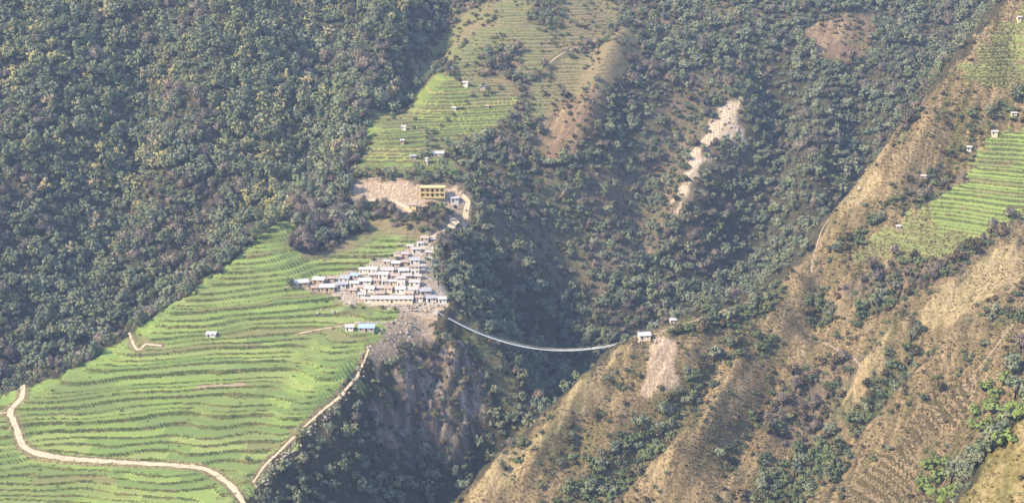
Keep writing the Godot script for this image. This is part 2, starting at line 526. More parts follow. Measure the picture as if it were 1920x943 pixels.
func hit(u: float, v: float) -> Vector3:    # where the sight line through a photo point meets the land
	var r := ray(u, v)
	var d := 340.0
	while d < 1370.0:
		if r.y * d < field(base, r.x * d, d):
			var lo := d - 3.0
			var hi := d
			for k in 8:
				var mid := (lo + hi) * .5
				if r.y * mid < field(base, r.x * mid, mid): hi = mid
				else: lo = mid
			return Vector3(r.x * hi, r.y * hi + EYE, -hi)
		d += 3.0
	return Vector3(r.x * d, r.y * d + EYE, -d)

# ---------------------------------------------------------------- materials

func clouded(seed_: int, freq: float, lo: float, hi: float, size := 512, octaves := 5, squash := 1.0) -> Image:
	var n := FastNoiseLite.new()
	n.seed = seed_
	n.frequency = freq
	n.fractal_octaves = octaves
	n.fractal_gain = .62
	var im := n.get_seamless_image(size, size)
	im.convert(Image.FORMAT_RGB8)
	for y in size:
		for x in size:
			var v := im.get_pixel(x, y).r
			v = clampf((v - .5) * 1.9 * squash + .5, 0.0, 1.0)
			v = lerpf(lo, hi, v)
			im.set_pixel(x, y, Color(v, v, v))
	return im

func tex(im: Image) -> ImageTexture:
	im.generate_mipmaps()
	return ImageTexture.create_from_image(im)

func make_materials() -> void:
	var mottle := tex(clouded(3, .02, .62, 1.0))
	var bump_im := clouded(4, .03, 0.0, 1.0)
	bump_im.bump_map_to_normal_map(6.0)
	var bump := tex(bump_im)
	var land := StandardMaterial3D.new()
	land.vertex_color_use_as_albedo = true
	land.albedo_texture = mottle
	land.uv1_triplanar = true
	land.uv1_world_triplanar = true
	land.uv1_scale = Vector3(.055, .055, .055)
	land.normal_enabled = true
	land.normal_texture = bump
	land.normal_scale = .55
	land.roughness = 1.0
	land.metallic_specular = .12
	mats.land = land
	var crop := land.duplicate()
	crop.albedo_texture = tex(clouded(11, .035, .70, 1.0))
	crop.uv1_scale = Vector3(.09, .09, .09)
	crop.normal_scale = .5
	mats.crop = crop
	var leaf := StandardMaterial3D.new()
	leaf.vertex_color_use_as_albedo = true
	leaf.roughness = .75
	leaf.metallic_specular = .2
	leaf.backlight_enabled = true
	leaf.backlight = Color(.35, .35, .35)
	mats.leaf = leaf
	var twig := StandardMaterial3D.new()
	twig.vertex_color_use_as_albedo = true
	twig.roughness = 1.0
	twig.metallic_specular = .1
	mats.twig = twig
	var dirt := tex(clouded(21, .03, .72, 1.0, 256))
	for a in [["path", Color(.76, .68, .57)], ["trail", Color(.66, .58, .48)], ["stone", Color(.66, .62, .57)], ["rubble", Color(.60, .53, .45)], ["white_wall", Color(.83, .80, .76)], ["cream_wall", Color(.82, .76, .66)], ["tan_wall", Color(.69, .60, .51)], ["stone_wall", Color(.66, .61, .56)], ["slate", Color(.66, .635, .63)], ["brown_roof", Color(.63, .56, .51)], ["pale_tin", Color(.71, .70, .69)], ["blue_tin", Color(.60, .67, .77)], ["grey_tin", Color(.61, .61, .62)], ["yellow", Color(.84, .76, .54)], ["yellow_dark", Color(.60, .48, .28)], ["dark_wood", Color(.16, .12, .10)], ["bark", Color(.30, .25, .20)], ["cement", Color(.66, .64, .60)], ["cliff_stone", Color(.47, .42, .39)]]:  # doors, window frames and school panes share the dark brown wood
		var m := StandardMaterial3D.new()
		m.albedo_color = a[1]
		m.albedo_texture = dirt
		m.uv1_triplanar = true
		m.uv1_world_triplanar = true
		m.uv1_scale = Vector3(.21, .21, .21)
		m.roughness = .55 if a[0].ends_with("tin") else .92
		m.metallic_specular = .25
		mats[a[0]] = m
	var gl := StandardMaterial3D.new()
	gl.albedo_color = Color(.10, .11, .13)
	gl.roughness = .15
	mats.glass = gl
	var steel := StandardMaterial3D.new()
	steel.albedo_color = Color(.80, .82, .84)
	steel.metallic = .35
	steel.roughness = .45
	mats.steel = steel
	var deck := StandardMaterial3D.new()
	deck.albedo_color = Color(.74, .76, .78)
	deck.metallic = .25
	deck.roughness = .5
	mats.deck = deck

# ---------------------------------------------------------------- ground

class Sheet:
	var v := PackedVector3Array()
	var n := PackedVector3Array()
	var c := PackedColorArray()
	var i := PackedInt32Array()
	func quad(a: Array, na: Array, ca: Array) -> void:
		var k := v.size()
		for q in 4:
			v.append(a[q]); n.append(na[q]); c.append(ca[q])
		i.append_array(PackedInt32Array([k, k + 1, k + 2, k, k + 2, k + 3]))
	func mesh() -> ArrayMesh:
		var arr := []
		arr.resize(Mesh.ARRAY_MAX)
		arr[Mesh.ARRAY_VERTEX] = v
		arr[Mesh.ARRAY_NORMAL] = n
		if c.size(): arr[Mesh.ARRAY_COLOR] = c
		arr[Mesh.ARRAY_INDEX] = i
		var m := ArrayMesh.new()
		m.add_surface_from_arrays(Mesh.PRIMITIVE_TRIANGLES, arr)
		return m

const PATHS := [
	# width, then photo points; the first is the dirt road across the fields
	[2.6, 42,722, 38,745, 18,770, 28,800, 45,838, 95,855, 150,862, 250,868, 350,874, 395,885, 425,905, 450,935, 472,965],
	[1.2, 222,624, 245,635, 275,645, 302,648],
	[.9, 560,625, 640,611, 700,604],
	[3.0, 866,366, 879,378, 874,396, 850,420, 826,438, 800,452, 790,470],
	[2.6, 660,376, 700,376, 735,378, 760,388, 770,398],
	[1.0, 1556,412, 1542,432, 1527,478, 1522,512],
	[1.2, 1902,608, 1872,645, 1836,690, 1815,704],
	[.9, 1545,642, 1600,670, 1615,690],
	[1.3, 1196,640, 1240,622, 1300,602, 1350,585, 1402,567],
	[.9, 694,648, 676,690, 650,728, 606,768, 570,800, 534,836, 498,870, 474,905],
	[1.4, 18,772, -20,778],
	[1.2, 820,600, 790,592, 770,585],
	[.9, 1030,118, 1055,100, 1090,85, 1140,62],
]
var path_lines := []

func mark_paths() -> void:
	for p in PATHS:
		var cv := Curve2D.new()
		var pts := []
		for i in range(1, p.size(), 2):
			var q := hit(p[i], p[i + 1])
			pts.append(Vector2(q.x, -q.z))
		for i in pts.size():
			var t: Vector2 = (pts[mini(i + 1, pts.size() - 1)] - pts[maxi(i - 1, 0)]) / 6.0
			cv.add_point(pts[i], -t, t)
		cv.bake_interval = 1.5
		var line := cv.get_baked_points()
		path_lines.append(line)
		var w: float = p[0]
		along(line, w + 3.0, func(at: int, dist: float, _share: float):
			roadw[at] = maxf(roadw[at], clampf(1.0 - (dist - w * .5 - .8) / 2.0, 0.0, 1.0)))

func lay_paths() -> void:
	var names := ["dirt_road"]
	var labels := ["pale dirt road curving round the foot of the green terraces", "short pale footpath at the rim of the green terraces", "narrow footpath crossing the green terraces toward the blue roofed house", "pale track climbing from the village to the yellow school", "levelled pale track on the bare ground beside the school", "thin footpath along the steep brow of the dry hillside", "pale stony path above the brown stepped ground and leafy trees", "thin pale footpath across the scrub of the dry hillside", "footpath along the grassy crest beyond the white lodge", "pale footpath following the brink of the green terraces", "faint side track leaving the bend of the dirt road", "trodden way from the village to the suspension bridge", "pale footpath over the high olive terraces"]
	for n in path_lines.size():
		var line: PackedVector2Array = path_lines[n]
		var w: float = PATHS[n][0]
		var s := Sheet.new()
		var rows := []
		for i in line.size():
			var t := (line[mini(i + 1, line.size() - 1)] - line[maxi(i - 1, 0)]).normalized()
			var side := Vector2(-t.y, t.x)
			var row := []
			for k in 5:
				var off := (k / 4.0 - .5) * w * (1.0 + .55 * nz.get_noise_2d(i * .13 + k * 31.0, n * 17.0))
				var q := line[i] + side * off
				row.append(spot(q.x, q.y, .14 - (.12 if k == 0 or k == 4 else 0.0)))
			rows.append(row)
		for i in rows.size() - 1:
			for k in 4:
				s.quad([rows[i][k], rows[i][k + 1], rows[i + 1][k + 1], rows[i + 1][k]], [Vector3.UP, Vector3.UP, Vector3.UP, Vector3.UP], [Color.WHITE, Color.WHITE, Color.WHITE, Color.WHITE])
		var o := part(numbered("dirt_road" if n == 0 else "footpath"), s.mesh(), mats.path if n < 5 or n == 9 else mats.trail, self)
		tag(o, labels[n], "road" if n == 0 else "path", "", "structure")

func in_view(x: float, d: float) -> bool:
	return absf(x) < .395 * d + 22.0

func lay_ground() -> void:
	var spur := setting("terraced_spur", "spur of green terraced fields and a stone village above the gorge", "hill")
	var dry := setting("dry_hillside", "steep dry grass hillside across the suspension bridge", "hillside")
	var wood := setting("forested_mountainside", "steep wooded mountainside rising behind the green terraces", "mountain")
	var back := setting("scrubby_mountainside", "far mountainside of scrub, old terraces and a pale landslip", "mountain")
	var gorge := setting("gorge_cliff", "shaded rocky gorge wall below the village", "cliff")
	var parents := [spur, dry, wood, back, gorge]
	var sheets := []
	for k in 5: sheets.append(Sheet.new())
	var plots := {}
	var B := 24.0
	var d := 352.0
	while d < 1290.0:
		var x := -540.0
		while x < 540.0:
			if in_view(x + B * .5, d + B * .5):
				var st := 0.0
				var crops := false
				for j in range(0, 13, 2):
					for i in range(0, 13, 2):
						st = maxf(st, field(stepped, x + i * 2.0, d + j * 2.0))
						crops = crops or zone(x + i * 2.0, d + j * 2.0) in [CROP, EAST]
				if zone(x + 12.0, d + 12.0) == ROCK: block(x, d, B, 22, 22, sheets, plots)
				elif x > 60.0 and d < 870.0 and st > .05: block(x, d, B, 32, 60, sheets, plots)
				elif crops: block(x, d, B, 16, 80, sheets, plots)
				elif st > .05: block(x, d, B, 16, 32, sheets, plots)
				elif d < 830.0: block(x, d, B, 12, 12, sheets, plots)
				else: block(x, d, B, 9, 9, sheets, plots)
			x += B
		d += B
	var called := ["terraced_ground", "dry_ground", "forest_floor", "scrub_ground", "cliff_face"]
	for k in 5:
		part(called[k], sheets[k].mesh(), mats.land, parents[k])
	# the largest plots are parts of their own, the scraps are joined
	for k in 5:
		var mine := []
		for key in plots:
			if int(key / 10000000) == k: mine.append(key)
		mine.sort_custom(func(a, b): return plots[a].v.size() > plots[b].v.size())
		var rest := Sheet.new()
		for i in mine.size():
			var s: Sheet = plots[mine[i]]
			if i < 290 and s.v.size() > 24:
				part("terrace_plot", s.mesh(), mats.crop, parents[k])
			else:
				var o := rest.v.size()
				rest.v.append_array(s.v); rest.n.append_array(s.n); rest.c.append_array(s.c)
				for q in s.i: rest.i.append(q + o)
		if rest.v.size():
			part("small_plots", rest.mesh(), mats.crop, parents[k]).set_meta("kind", "stuff")

func tone(x: float, d: float, z: int) -> Color:
	var c: Color = SOIL[z]
	var a := nz.get_noise_2d(x * .02 + 300.0, d * .02)
	var b := nz.get_noise_2d(x * .11, d * .11 + 40.0)
	var e := nz2.get_noise_2d(x * .45, d * .45)
	if z == DRY or z == SLAB or z == RUSSET or z == KNOLL:
		var streak := nz.get_noise_2d((x * .85 - d * .5) * .16, (x * .5 + d * .85) * .02)     # grass and washed soil in bands down the fall line
		c = c.lerp(Color(.105, .10, .042), clampf(a * .8 + b * .6 + streak * .9, 0.0, .75))
		c = c.lerp(Color(.32, .245, .14), clampf(-a * .5 - b * .6 - streak * 1.1, 0.0, .8))
	elif z == SCRUB or z == OLIVE or z == SHRUB or z == SPUR:
		c = c.lerp(Color(.22, .16, .10), clampf(b * 1.2, 0.0, .6))
		c = c.lerp(Color(.11, .12, .05), clampf(-a * 1.2, 0.0, .6))
	elif z == BARE or z == SCAR:
		c = c.lerp(Color(.34, .26, .185), clampf(b * .5 + a * .4, 0.0, .45))
	elif z == VILLAGE or z == RUBBLE or z == BROWNSTEP:
		c = c.lerp(Color(.24, .17, .12), clampf(b * 1.3 + .1, 0.0, .7))
	elif z == ROCK:
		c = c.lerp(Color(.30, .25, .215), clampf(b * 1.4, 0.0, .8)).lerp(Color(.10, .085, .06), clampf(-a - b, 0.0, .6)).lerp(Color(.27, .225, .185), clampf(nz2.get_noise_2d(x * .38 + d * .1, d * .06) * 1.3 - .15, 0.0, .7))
	return c * (1.0 + .22 * e + .18 * b)

func land_of(x: float, d: float, z: int) -> int:
	if z == SCAR: return 1 if d < 760.0 else 3
	match z:
		CROP, VILLAGE, GROVE: return 0
		DRY, SHRUB, SLAB, EAST, EASTOLIVE, BROWNSTEP, KNOLL: return 1
		ROCK, SPUR, RUBBLE: return 4
		UPPER, OLIVE, RUSSET, BARE: return 3
	if d > 560.0 and d < 760.0 and x > -190.0 and x < 30.0: return 4
	if z == SCRUB and d < 800.0 and x > 90.0: return 1
	return 2 if x < -60.0 - (d - 1000.0) * .1 and d > 640.0 else (3 if d > 760.0 else 4)

const GREENS := [Color(.200, .272, .078), Color(.228, .298, .086), Color(.176, .244, .074), Color(.246, .294, .096), Color(.208, .262, .088), Color(.164, .226, .074)]

func block(x0: float, d0: float, size: float, nx: int, nd: int, sheets: Array, plots: Dictionary) -> void:
	var dx := size / nx
	var dd := size / nd
	var w := nx + 3
	var hs := PackedFloat32Array()
	hs.resize(w * (nd + 3))
	for j in nd + 3:
		for i in w:
			hs[j * w + i] = ground(x0 + (i - 1) * dx, d0 + (j - 1) * dd)
	var vs := PackedVector3Array()
	var ns := PackedVector3Array()
	var cs := PackedColorArray()
	var zs := PackedInt32Array()
	for j in nd + 1:
		for i in nx + 1:
			var k := (j + 1) * w + i + 1
			var x := x0 + i * dx
			var d := d0 + j * dd
			vs.append(Vector3(x, hs[k] + EYE, -d))
			var sx := (hs[k + 1] - hs[k - 1]) / (2.0 * dx)
			var sd := (hs[k + w] - hs[k - w]) / (2.0 * dd)
			ns.append(Vector3(-sx, 1.0, sd).normalized())
			var fray := 1.8 if d < 850.0 else 3.2
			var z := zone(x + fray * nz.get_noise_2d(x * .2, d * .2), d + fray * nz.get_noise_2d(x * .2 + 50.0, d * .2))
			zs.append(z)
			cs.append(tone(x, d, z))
	var vw := nx + 1
	for j in nd:
		for i in nx:
			var k := j * vw + i
			var q := [k, k + vw, k + vw + 1, k + 1]
			var xm := x0 + (i + .5) * dx
			var dm := d0 + (j + .5) * dd
			var z := zs[k]
			var cols := [cs[q[0]], cs[q[1]], cs[q[2]], cs[q[3]]]
			var land := land_of(xm, dm, z)
			var s: Sheet = sheets[land]
			if STEP_OF.has(z) and z != RUBBLE and field(roadw, xm, dm) < .4:
				var t := field(base, xm, dm) + warp(xm, dm)
				var kk := rung(xm, dm, t)
				var fr := (t - levels[kk]) / (levels[rung_top(xm, dm, kk)] - levels[kk])
				var e := nz2.get_noise_2d(xm * .35, dm * .35)
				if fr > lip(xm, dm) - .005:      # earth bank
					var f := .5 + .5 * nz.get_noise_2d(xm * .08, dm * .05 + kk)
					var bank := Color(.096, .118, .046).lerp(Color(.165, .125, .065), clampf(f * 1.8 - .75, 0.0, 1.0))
					if z == BROWNSTEP: bank = Color(.10, .08, .042)  # dark brown earth, with the ledges' shadow painted into the colour
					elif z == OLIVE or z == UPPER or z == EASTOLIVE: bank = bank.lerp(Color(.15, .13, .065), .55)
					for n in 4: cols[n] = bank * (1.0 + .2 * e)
				else:
					var run := 22.0 + 26.0 * fposmod(kk * .618, 1.0)
					if z == UPPER or z == OLIVE or z == EASTOLIVE or z == BROWNSTEP: run *= 2.2
					var cell := floori((xm + 400.0 * fposmod(kk * .377, 1.0)) / run)
					var key := land * 10000000 + kk * 1000 + cell + 100
					if not plots.has(key): plots[key] = Sheet.new()
					s = plots[key]
					var pick := absi(hash(key * 7 + 3)) % 100
					var g: Color
					if z == CROP or z == EAST:
						g = GREENS[pick % 6]
						var tired := nz.get_noise_2d(xm * .016 + 70.0, dm * .02)
						g = g.lerp(Color(.17, .20, .075), clampf(tired * 1.8, 0.0, .6))
						if z == EAST: g = g.lerp(Color(.225, .30, .085), .5)
						if pick > 97: g = Color(.36, .27, .18)
						elif pick > 88: g = Color(.20, .20, .085)
					elif z == BROWNSTEP:
						g = [Color(.23, .17, .10), Color(.26, .195, .115), Color(.20, .155, .09)][pick % 3]
					elif z == EASTOLIVE:
						g = [Color(.205, .230, .088), Color(.228, .238, .098), Color(.182, .212, .082), Color(.225, .210, .105)][pick % 4]
					elif z == UPPER:
						g = [Color(.16, .21, .065), Color(.21, .25, .07), Color(.24, .24, .085), Color(.15, .185, .065)][pick % 4]
					else:
						g = [Color(.165, .172, .078), Color(.178, .180, .082), Color(.182, .168, .088), Color(.150, .168, .074)][pick % 4]
					if z == OLIVE and xm > 22.0: g = g.lerp(Color(.215, .16, .10), .6)
					if z == OLIVE: g = g.lerp(Color(.21, .155, .095), clampf(nz.get_noise_2d(xm * .02, dm * .02 + 90.0) * 1.8, 0.0, .7))
					for n in 4:
						var p := vs[q[n]]
						cols[n] = g * (1.0 + .10 * nz.get_noise_2d(p.x * .06, p.z * .2) + .05 * e)
			elif z == CROP:
				for n in 4: cols[n] = Color(.21, .18, .09) * (1.0 + .3 * nz2.get_noise_2d(xm, dm))
			s.quad([vs[q[0]], vs[q[1]], vs[q[2]], vs[q[3]]], [ns[q[0]], ns[q[1]], ns[q[2]], ns[q[3]]], cols)
	# a hem under the block's edges closes the seams to blocks of another fineness
	var s0: Sheet = sheets[land_of(x0 + size * .5, d0 + size * .5, zs[(nd / 2) * vw + nx / 2])]
	var hem := Vector3(0, -1.2, 0)
	for i in nx:
		for j in [0, nd]:
			var a: int = j * vw + i
			s0.quad([vs[a], vs[a + 1], vs[a + 1] + hem, vs[a] + hem], [ns[a], ns[a + 1], ns[a + 1], ns[a]], [cs[a], cs[a + 1], cs[a + 1], cs[a]])
	for j in nd:
		for i in [0, nx]:
			var a: int = j * vw + i
			s0.quad([vs[a], vs[a + vw], vs[a + vw] + hem, vs[a] + hem], [ns[a], ns[a + vw], ns[a + vw], ns[a]], [cs[a], cs[a + vw], cs[a + vw], cs[a]])

# ---------------------------------------------------------------- plants

func sliver(s: Sheet, p: Vector3, along_: Vector3, side: Vector3, nrm: Vector3, c: Color) -> void:
	var q := [p - side, p - side * .6 + along_, p + side * .6 + along_, p + side]
	if (q[2] - q[0]).cross(q[1] - q[0]).dot(nrm) < 0.0: q.reverse()
	s.quad(q, [nrm, nrm, nrm, nrm], [c, c, c, c])

func limb(s: Sheet, a: Vector3, b: Vector3, ra: float, rb: float, c: Color, sides := 5) -> void:
	var ax := (b - a).normalized()
	var u := ax.cross(Vector3(.3, .1, .9)).normalized()
	var w := ax.cross(u)
	for k in sides:
		var t := TAU * k / sides
		var t2 := TAU * (k + 1) / sides
		var n1 := u * cos(t) + w * sin(t)
		var n2 := u * cos(t2) + w * sin(t2)
		s.quad([a + n2 * ra, b + n2 * rb, b + n1 * rb, a + n1 * ra], [n2, n2, n1, n1], [c, c, c, c])

func aim(r: RandomNumberGenerator) -> Vector3:
	var z := r.randf_range(-1.0, 1.0)
	var t := r.randf() * TAU
	return Vector3(sqrt(1.0 - z * z) * cos(t), z, sqrt(1.0 - z * z) * sin(t))

# a crown one metre in radius round its own middle: clumps of leaf faces with gaps between
func crown(seed_: int, clumps: int, leaves: int, leaf_size: float, tall: float, loose: float) -> Sheet:
	var r := RandomNumberGenerator.new()
	r.seed = seed_
	var s := Sheet.new()
	for k in clumps:
		var o := aim(r)
		o.y = o.y * .8 + .2
		var far := pow(r.randf(), .45) * loose
		var mid := Vector3(o.x * far, o.y * far * tall, o.z * far)
		var cr := r.randf_range(.18, .42) * (1.15 - .3 * far)
		var shade := r.randf_range(.80, 1.18)
		for l in leaves:
			var n := aim(r)
			if n.y < -.3: n.y = -n.y * .6
			n = n.normalized()
			var p := mid + n * cr * r.randf_range(.75, 1.1)
			var nn := (n + aim(r) * .55).normalized()
			var a := nn.cross(aim(r)).normalized() * leaf_size * r.randf_range(.6, 1.25)
			var b := nn.cross(a).normalized() * leaf_size * r.randf_range(.3, .55)
			var t := shade * r.randf_range(.82, 1.2)
			sliver(s, p - a * .5, a, b, (n * .8 + nn * .4 + mid * .3).normalized(), Color(t, t, t * .95))
	return s

# a leafless crown: forked limbs that end in sprays of thin twigs
func bare_crown(seed_: int, sprays: int, twigs: int, thick: float) -> Sheet:
	var r := RandomNumberGenerator.new()
	r.seed = seed_
	var s := Sheet.new()
	for k in sprays:
		var o := aim(r)
		o.y = absf(o.y) * .9 + .05
		var far := r.randf_range(.45, .95)
		var p := Vector3(o.x * far, o.y * far * 1.1 - .15, o.z * far)
		limb(s, Vector3(0, -.75, 0).lerp(p, .15), p * .8, .035, .015, Color(.8, .8, .8), 3)
		for l in twigs:
			var q := p * r.randf_range(.55, 1.0) + aim(r) * .28
			var dir := (p.normalized() + aim(r) * .9 + Vector3(0, .4, 0)).normalized() * r.randf_range(.16, .34)
			var side := dir.cross(aim(r)).normalized() * thick * r.randf_range(.6, 1.3)
			var n := (p.normalized() + aim(r) * .5 + Vector3(0, .3, 0)).normalized()
			var t := r.randf_range(.75, 1.25)
			sliver(s, q, dir, side, n, Color(t, t, t))
	return s

func trunk(seed_: int, forks: int) -> Sheet:     # one metre of crown radius, the crown's middle at 1.35
	var r := RandomNumberGenerator.new()
	r.seed = seed_
	var s := Sheet.new()
	var c := Color(.16, .125, .095)
	limb(s, Vector3(0, -.3, 0), Vector3(.03, .75, .02), .12, .075, c, 6)
	for k in forks:
		var t := TAU * (k + r.randf() * .5) / forks
		limb(s, Vector3(.03, r.randf_range(.5, .75), .02), Vector3(cos(t) * .5, r.randf_range(1.1, 1.6), sin(t) * .5), .06, .02, c, 4)
	return s

func joined(a: Sheet, b: Sheet, up: float) -> ArrayMesh:
	var s := Sheet.new()
	for v in a.v: s.v.append(v + Vector3(0, up, 0))
	s.n = a.n.duplicate(); s.c = a.c.duplicate(); s.i = a.i.duplicate()
	if b:
		var o := s.v.size()
		s.v.append_array(b.v); s.n.append_array(b.n); s.c.append_array(b.c)
		for q in b.i: s.i.append(q + o)
	return s.mesh()

func tuft(seed_: int) -> ArrayMesh:
	var r := RandomNumberGenerator.new()
	r.seed = seed_
	var s := Sheet.new()
	for k in 9:
		var o := aim(r)
		var p := Vector3(o.x * .25, -.1, o.z * .25)
		var dir := Vector3(o.x * .45, r.randf_range(.35, .75), o.z * .45)
		var side := dir.cross(aim(r)).normalized() * .12
		var t := r.randf_range(.8, 1.2)
		sliver(s, p, dir, side, Vector3(o.x * .3, 1, o.z * .3).normalized(), Color(t, t, t))
	return s.mesh()

enum {BROAD, OLIVETREE, PALE, BARETREE, BUSH, DRYBUSH}
const TINT := [
	[Color(.134, .150, .098), Color(.108, .130, .090), Color(.152, .166, .104), Color(.164, .172, .116)],
	[Color(.132, .152, .086), Color(.158, .168, .090), Color(.118, .140, .084), Color(.146, .152, .096)],
	[Color(.27, .24, .10), Color(.23, .22, .10), Color(.20, .20, .10), Color(.29, .24, .14)],
	[Color(.190, .160, .142), Color(.165, .145, .125), Color(.205, .172, .140), Color(.150, .126, .115)],
	[Color(.078, .102, .048), Color(.096, .118, .054), Color(.112, .124, .062), Color(.066, .086, .048), Color(.125, .165, .050)],
	[Color(.13, .105, .065), Color(.105, .095, .050), Color(.15, .115, .080), Color(.095, .080, .055)],
]
var shapes := []     # kind -> list of [crown sheet, trunk sheet or null]

func want(x: float, d: float, size: float, kind: int) -> void:
	var p := pixel(x, ground(x, d) + size, d)
	if p.x < -90.0 or p.x > 2010.0 or p.y < -90.0 or p.y > 1040.0: return
	if d < 752.0 and d > 670.0 and ((x > -44.0 and x < -27.0) or (x > 36.0 and x < 60.0)) and absf(d - (745.0 - (x + 39.0) * .46)) < (9.0 if x < 0.0 else 18.0): return     # the bridge hangs here
	spots.append([x, d, size, kind, rng.randi() % 4, size / d])

func near_path(x: float, d: float) -> bool:
	return field(roadw, x, d) > .25

func sow() -> void:
	var d := 360.0
	while d < 1285.0:
		var gap := 3.2
		var x := -540.0
		while x < 540.0:
			var px_ := x + rng.randf_range(-.5, .5) * gap
			var pd_ := d + rng.randf_range(-.5, .5) * gap
			var roll := rng.randf()
			var roll2 := rng.randf()
			var size := rng.randf()
			x += gap
			if not in_view(px_, pd_) or near_path(px_, pd_): continue
			var z := zone(px_, pd_)
			var a := nz.get_noise_2d(px_ * .012 + 500.0, pd_ * .012)     # stands of one kind
			var b := nz.get_noise_2d(px_ * .03 + 900.0, pd_ * .03)
			match z:
				FOREST, GROVE:
					if pd_ < 890.0 and px_ > -60.0 and roll > .12 and (zone(px_ - 5.0, pd_ - 9.0) in [DRY, SLAB] or zone(px_ + 9.0, pd_ - 11.0) in [DRY, SLAB, EASTOLIVE] or zone(px_ + 12.0, pd_) in [DRY, SLAB, EASTOLIVE]): continue     # the brow is grazed bare
					if pd_ < 745.0 and roll > .2 and (zone(px_ - 7.0, pd_) == CROP or zone(px_ - 4.0, pd_ + 7.0) == CROP): continue
					var west := pd_ > 770.0 and px_ < -80.0
					var gorge := pd_ < 770.0
					if roll < (.97 if west else .90):
						var kind := BROAD
						var high := smoothstep(-290.0, -90.0, field(base, px_, pd_))
						if z == GROVE:
							kind = BARETREE if roll2 < .62 else BROAD
						elif west:
							if a + b * .7 > .26: kind = BARETREE if roll2 < .6 else OLIVETREE
							elif roll2 < .28 + .32 * high: kind = OLIVETREE
							elif roll2 > 1.0 - .85 * high * clampf(b * 3.0 + .6, 0.0, 1.4): kind = PALE
						else:
							if a + b > .30: kind = BARETREE if roll2 < .6 else OLIVETREE
							elif roll2 < .22: kind = OLIVETREE
							elif roll2 > .92: kind = BARETREE
						want(px_, pd_, lerpf(1.3, 5.2, pow(size, 2.6)) * (1.0 if west else (.72 if gorge else .85)), kind)
				SCRUB:
					if roll < .90 + b:
						var k := DRYBUSH if roll2 < .45 else (BARETREE if roll2 < .68 else BUSH)
						if pd_ > 880.0:
							k = DRYBUSH if roll2 < .18 else (BARETREE if roll2 < .36 else (OLIVETREE if roll2 < .58 else (BROAD if roll2 < .82 else BUSH)))
						want(px_, pd_, lerpf(1.2, 3.6, size * size), k)
				SPUR:
					if roll < .75: want(px_, pd_, lerpf(.8, 2.3, size * size), BUSH if roll2 < .4 else (OLIVETREE if roll2 < .75 else DRYBUSH))
				SHRUB:
					if roll < .95: want(px_, pd_, lerpf(1.8, 4.0, size * size), BUSH if roll2 < .72 else (BROAD if roll2 < .88 else DRYBUSH))
				ROCK:
					for again in 3:     # the cliff is steep: much face over little plan
						if rng.randf() < .62: want(px_ + rng.randf_range(-1.7, 1.7), pd_ + rng.randf_range(-1.7, 1.7), lerpf(.6, 2.2, pow(rng.randf(), 2.0)), BUSH if rng.randf() < .45 else (DRYBUSH if rng.randf() < .6 else BARETREE))
				DRY:
					if roll < .40 + 1.1 * b: want(px_, pd_, lerpf(.4, 2.0, size * size), BUSH if roll2 < .42 else DRYBUSH)
				SLAB:
					if roll < .03: want(px_, pd_, lerpf(.4, .9, size), BUSH)
				RUSSET:
					if roll < .55 + .9 * b: want(px_, pd_, lerpf(.7, 2.4, size * size), DRYBUSH if roll2 < .6 else BUSH)
				OLIVE:
					if roll < (.26 + 1.2 * b if pd_ > 890.0 else .08): want(px_, pd_, lerpf(.7, 2.2, size * size), DRYBUSH if roll2 < .4 else BUSH)
				EASTOLIVE, BROWNSTEP, KNOLL:
					if roll < (.30 if z == BROWNSTEP else .12): want(px_, pd_, lerpf(.4, 1.2, size * size), BUSH if roll2 < .6 else DRYBUSH)
				RUBBLE:
					if roll < .18: want(px_, pd_, lerpf(.4, .8, size), BUSH)
				CROP:
					if roll < .012: want(px_, pd_, lerpf(.35, .9, size), BUSH)
		d += gap

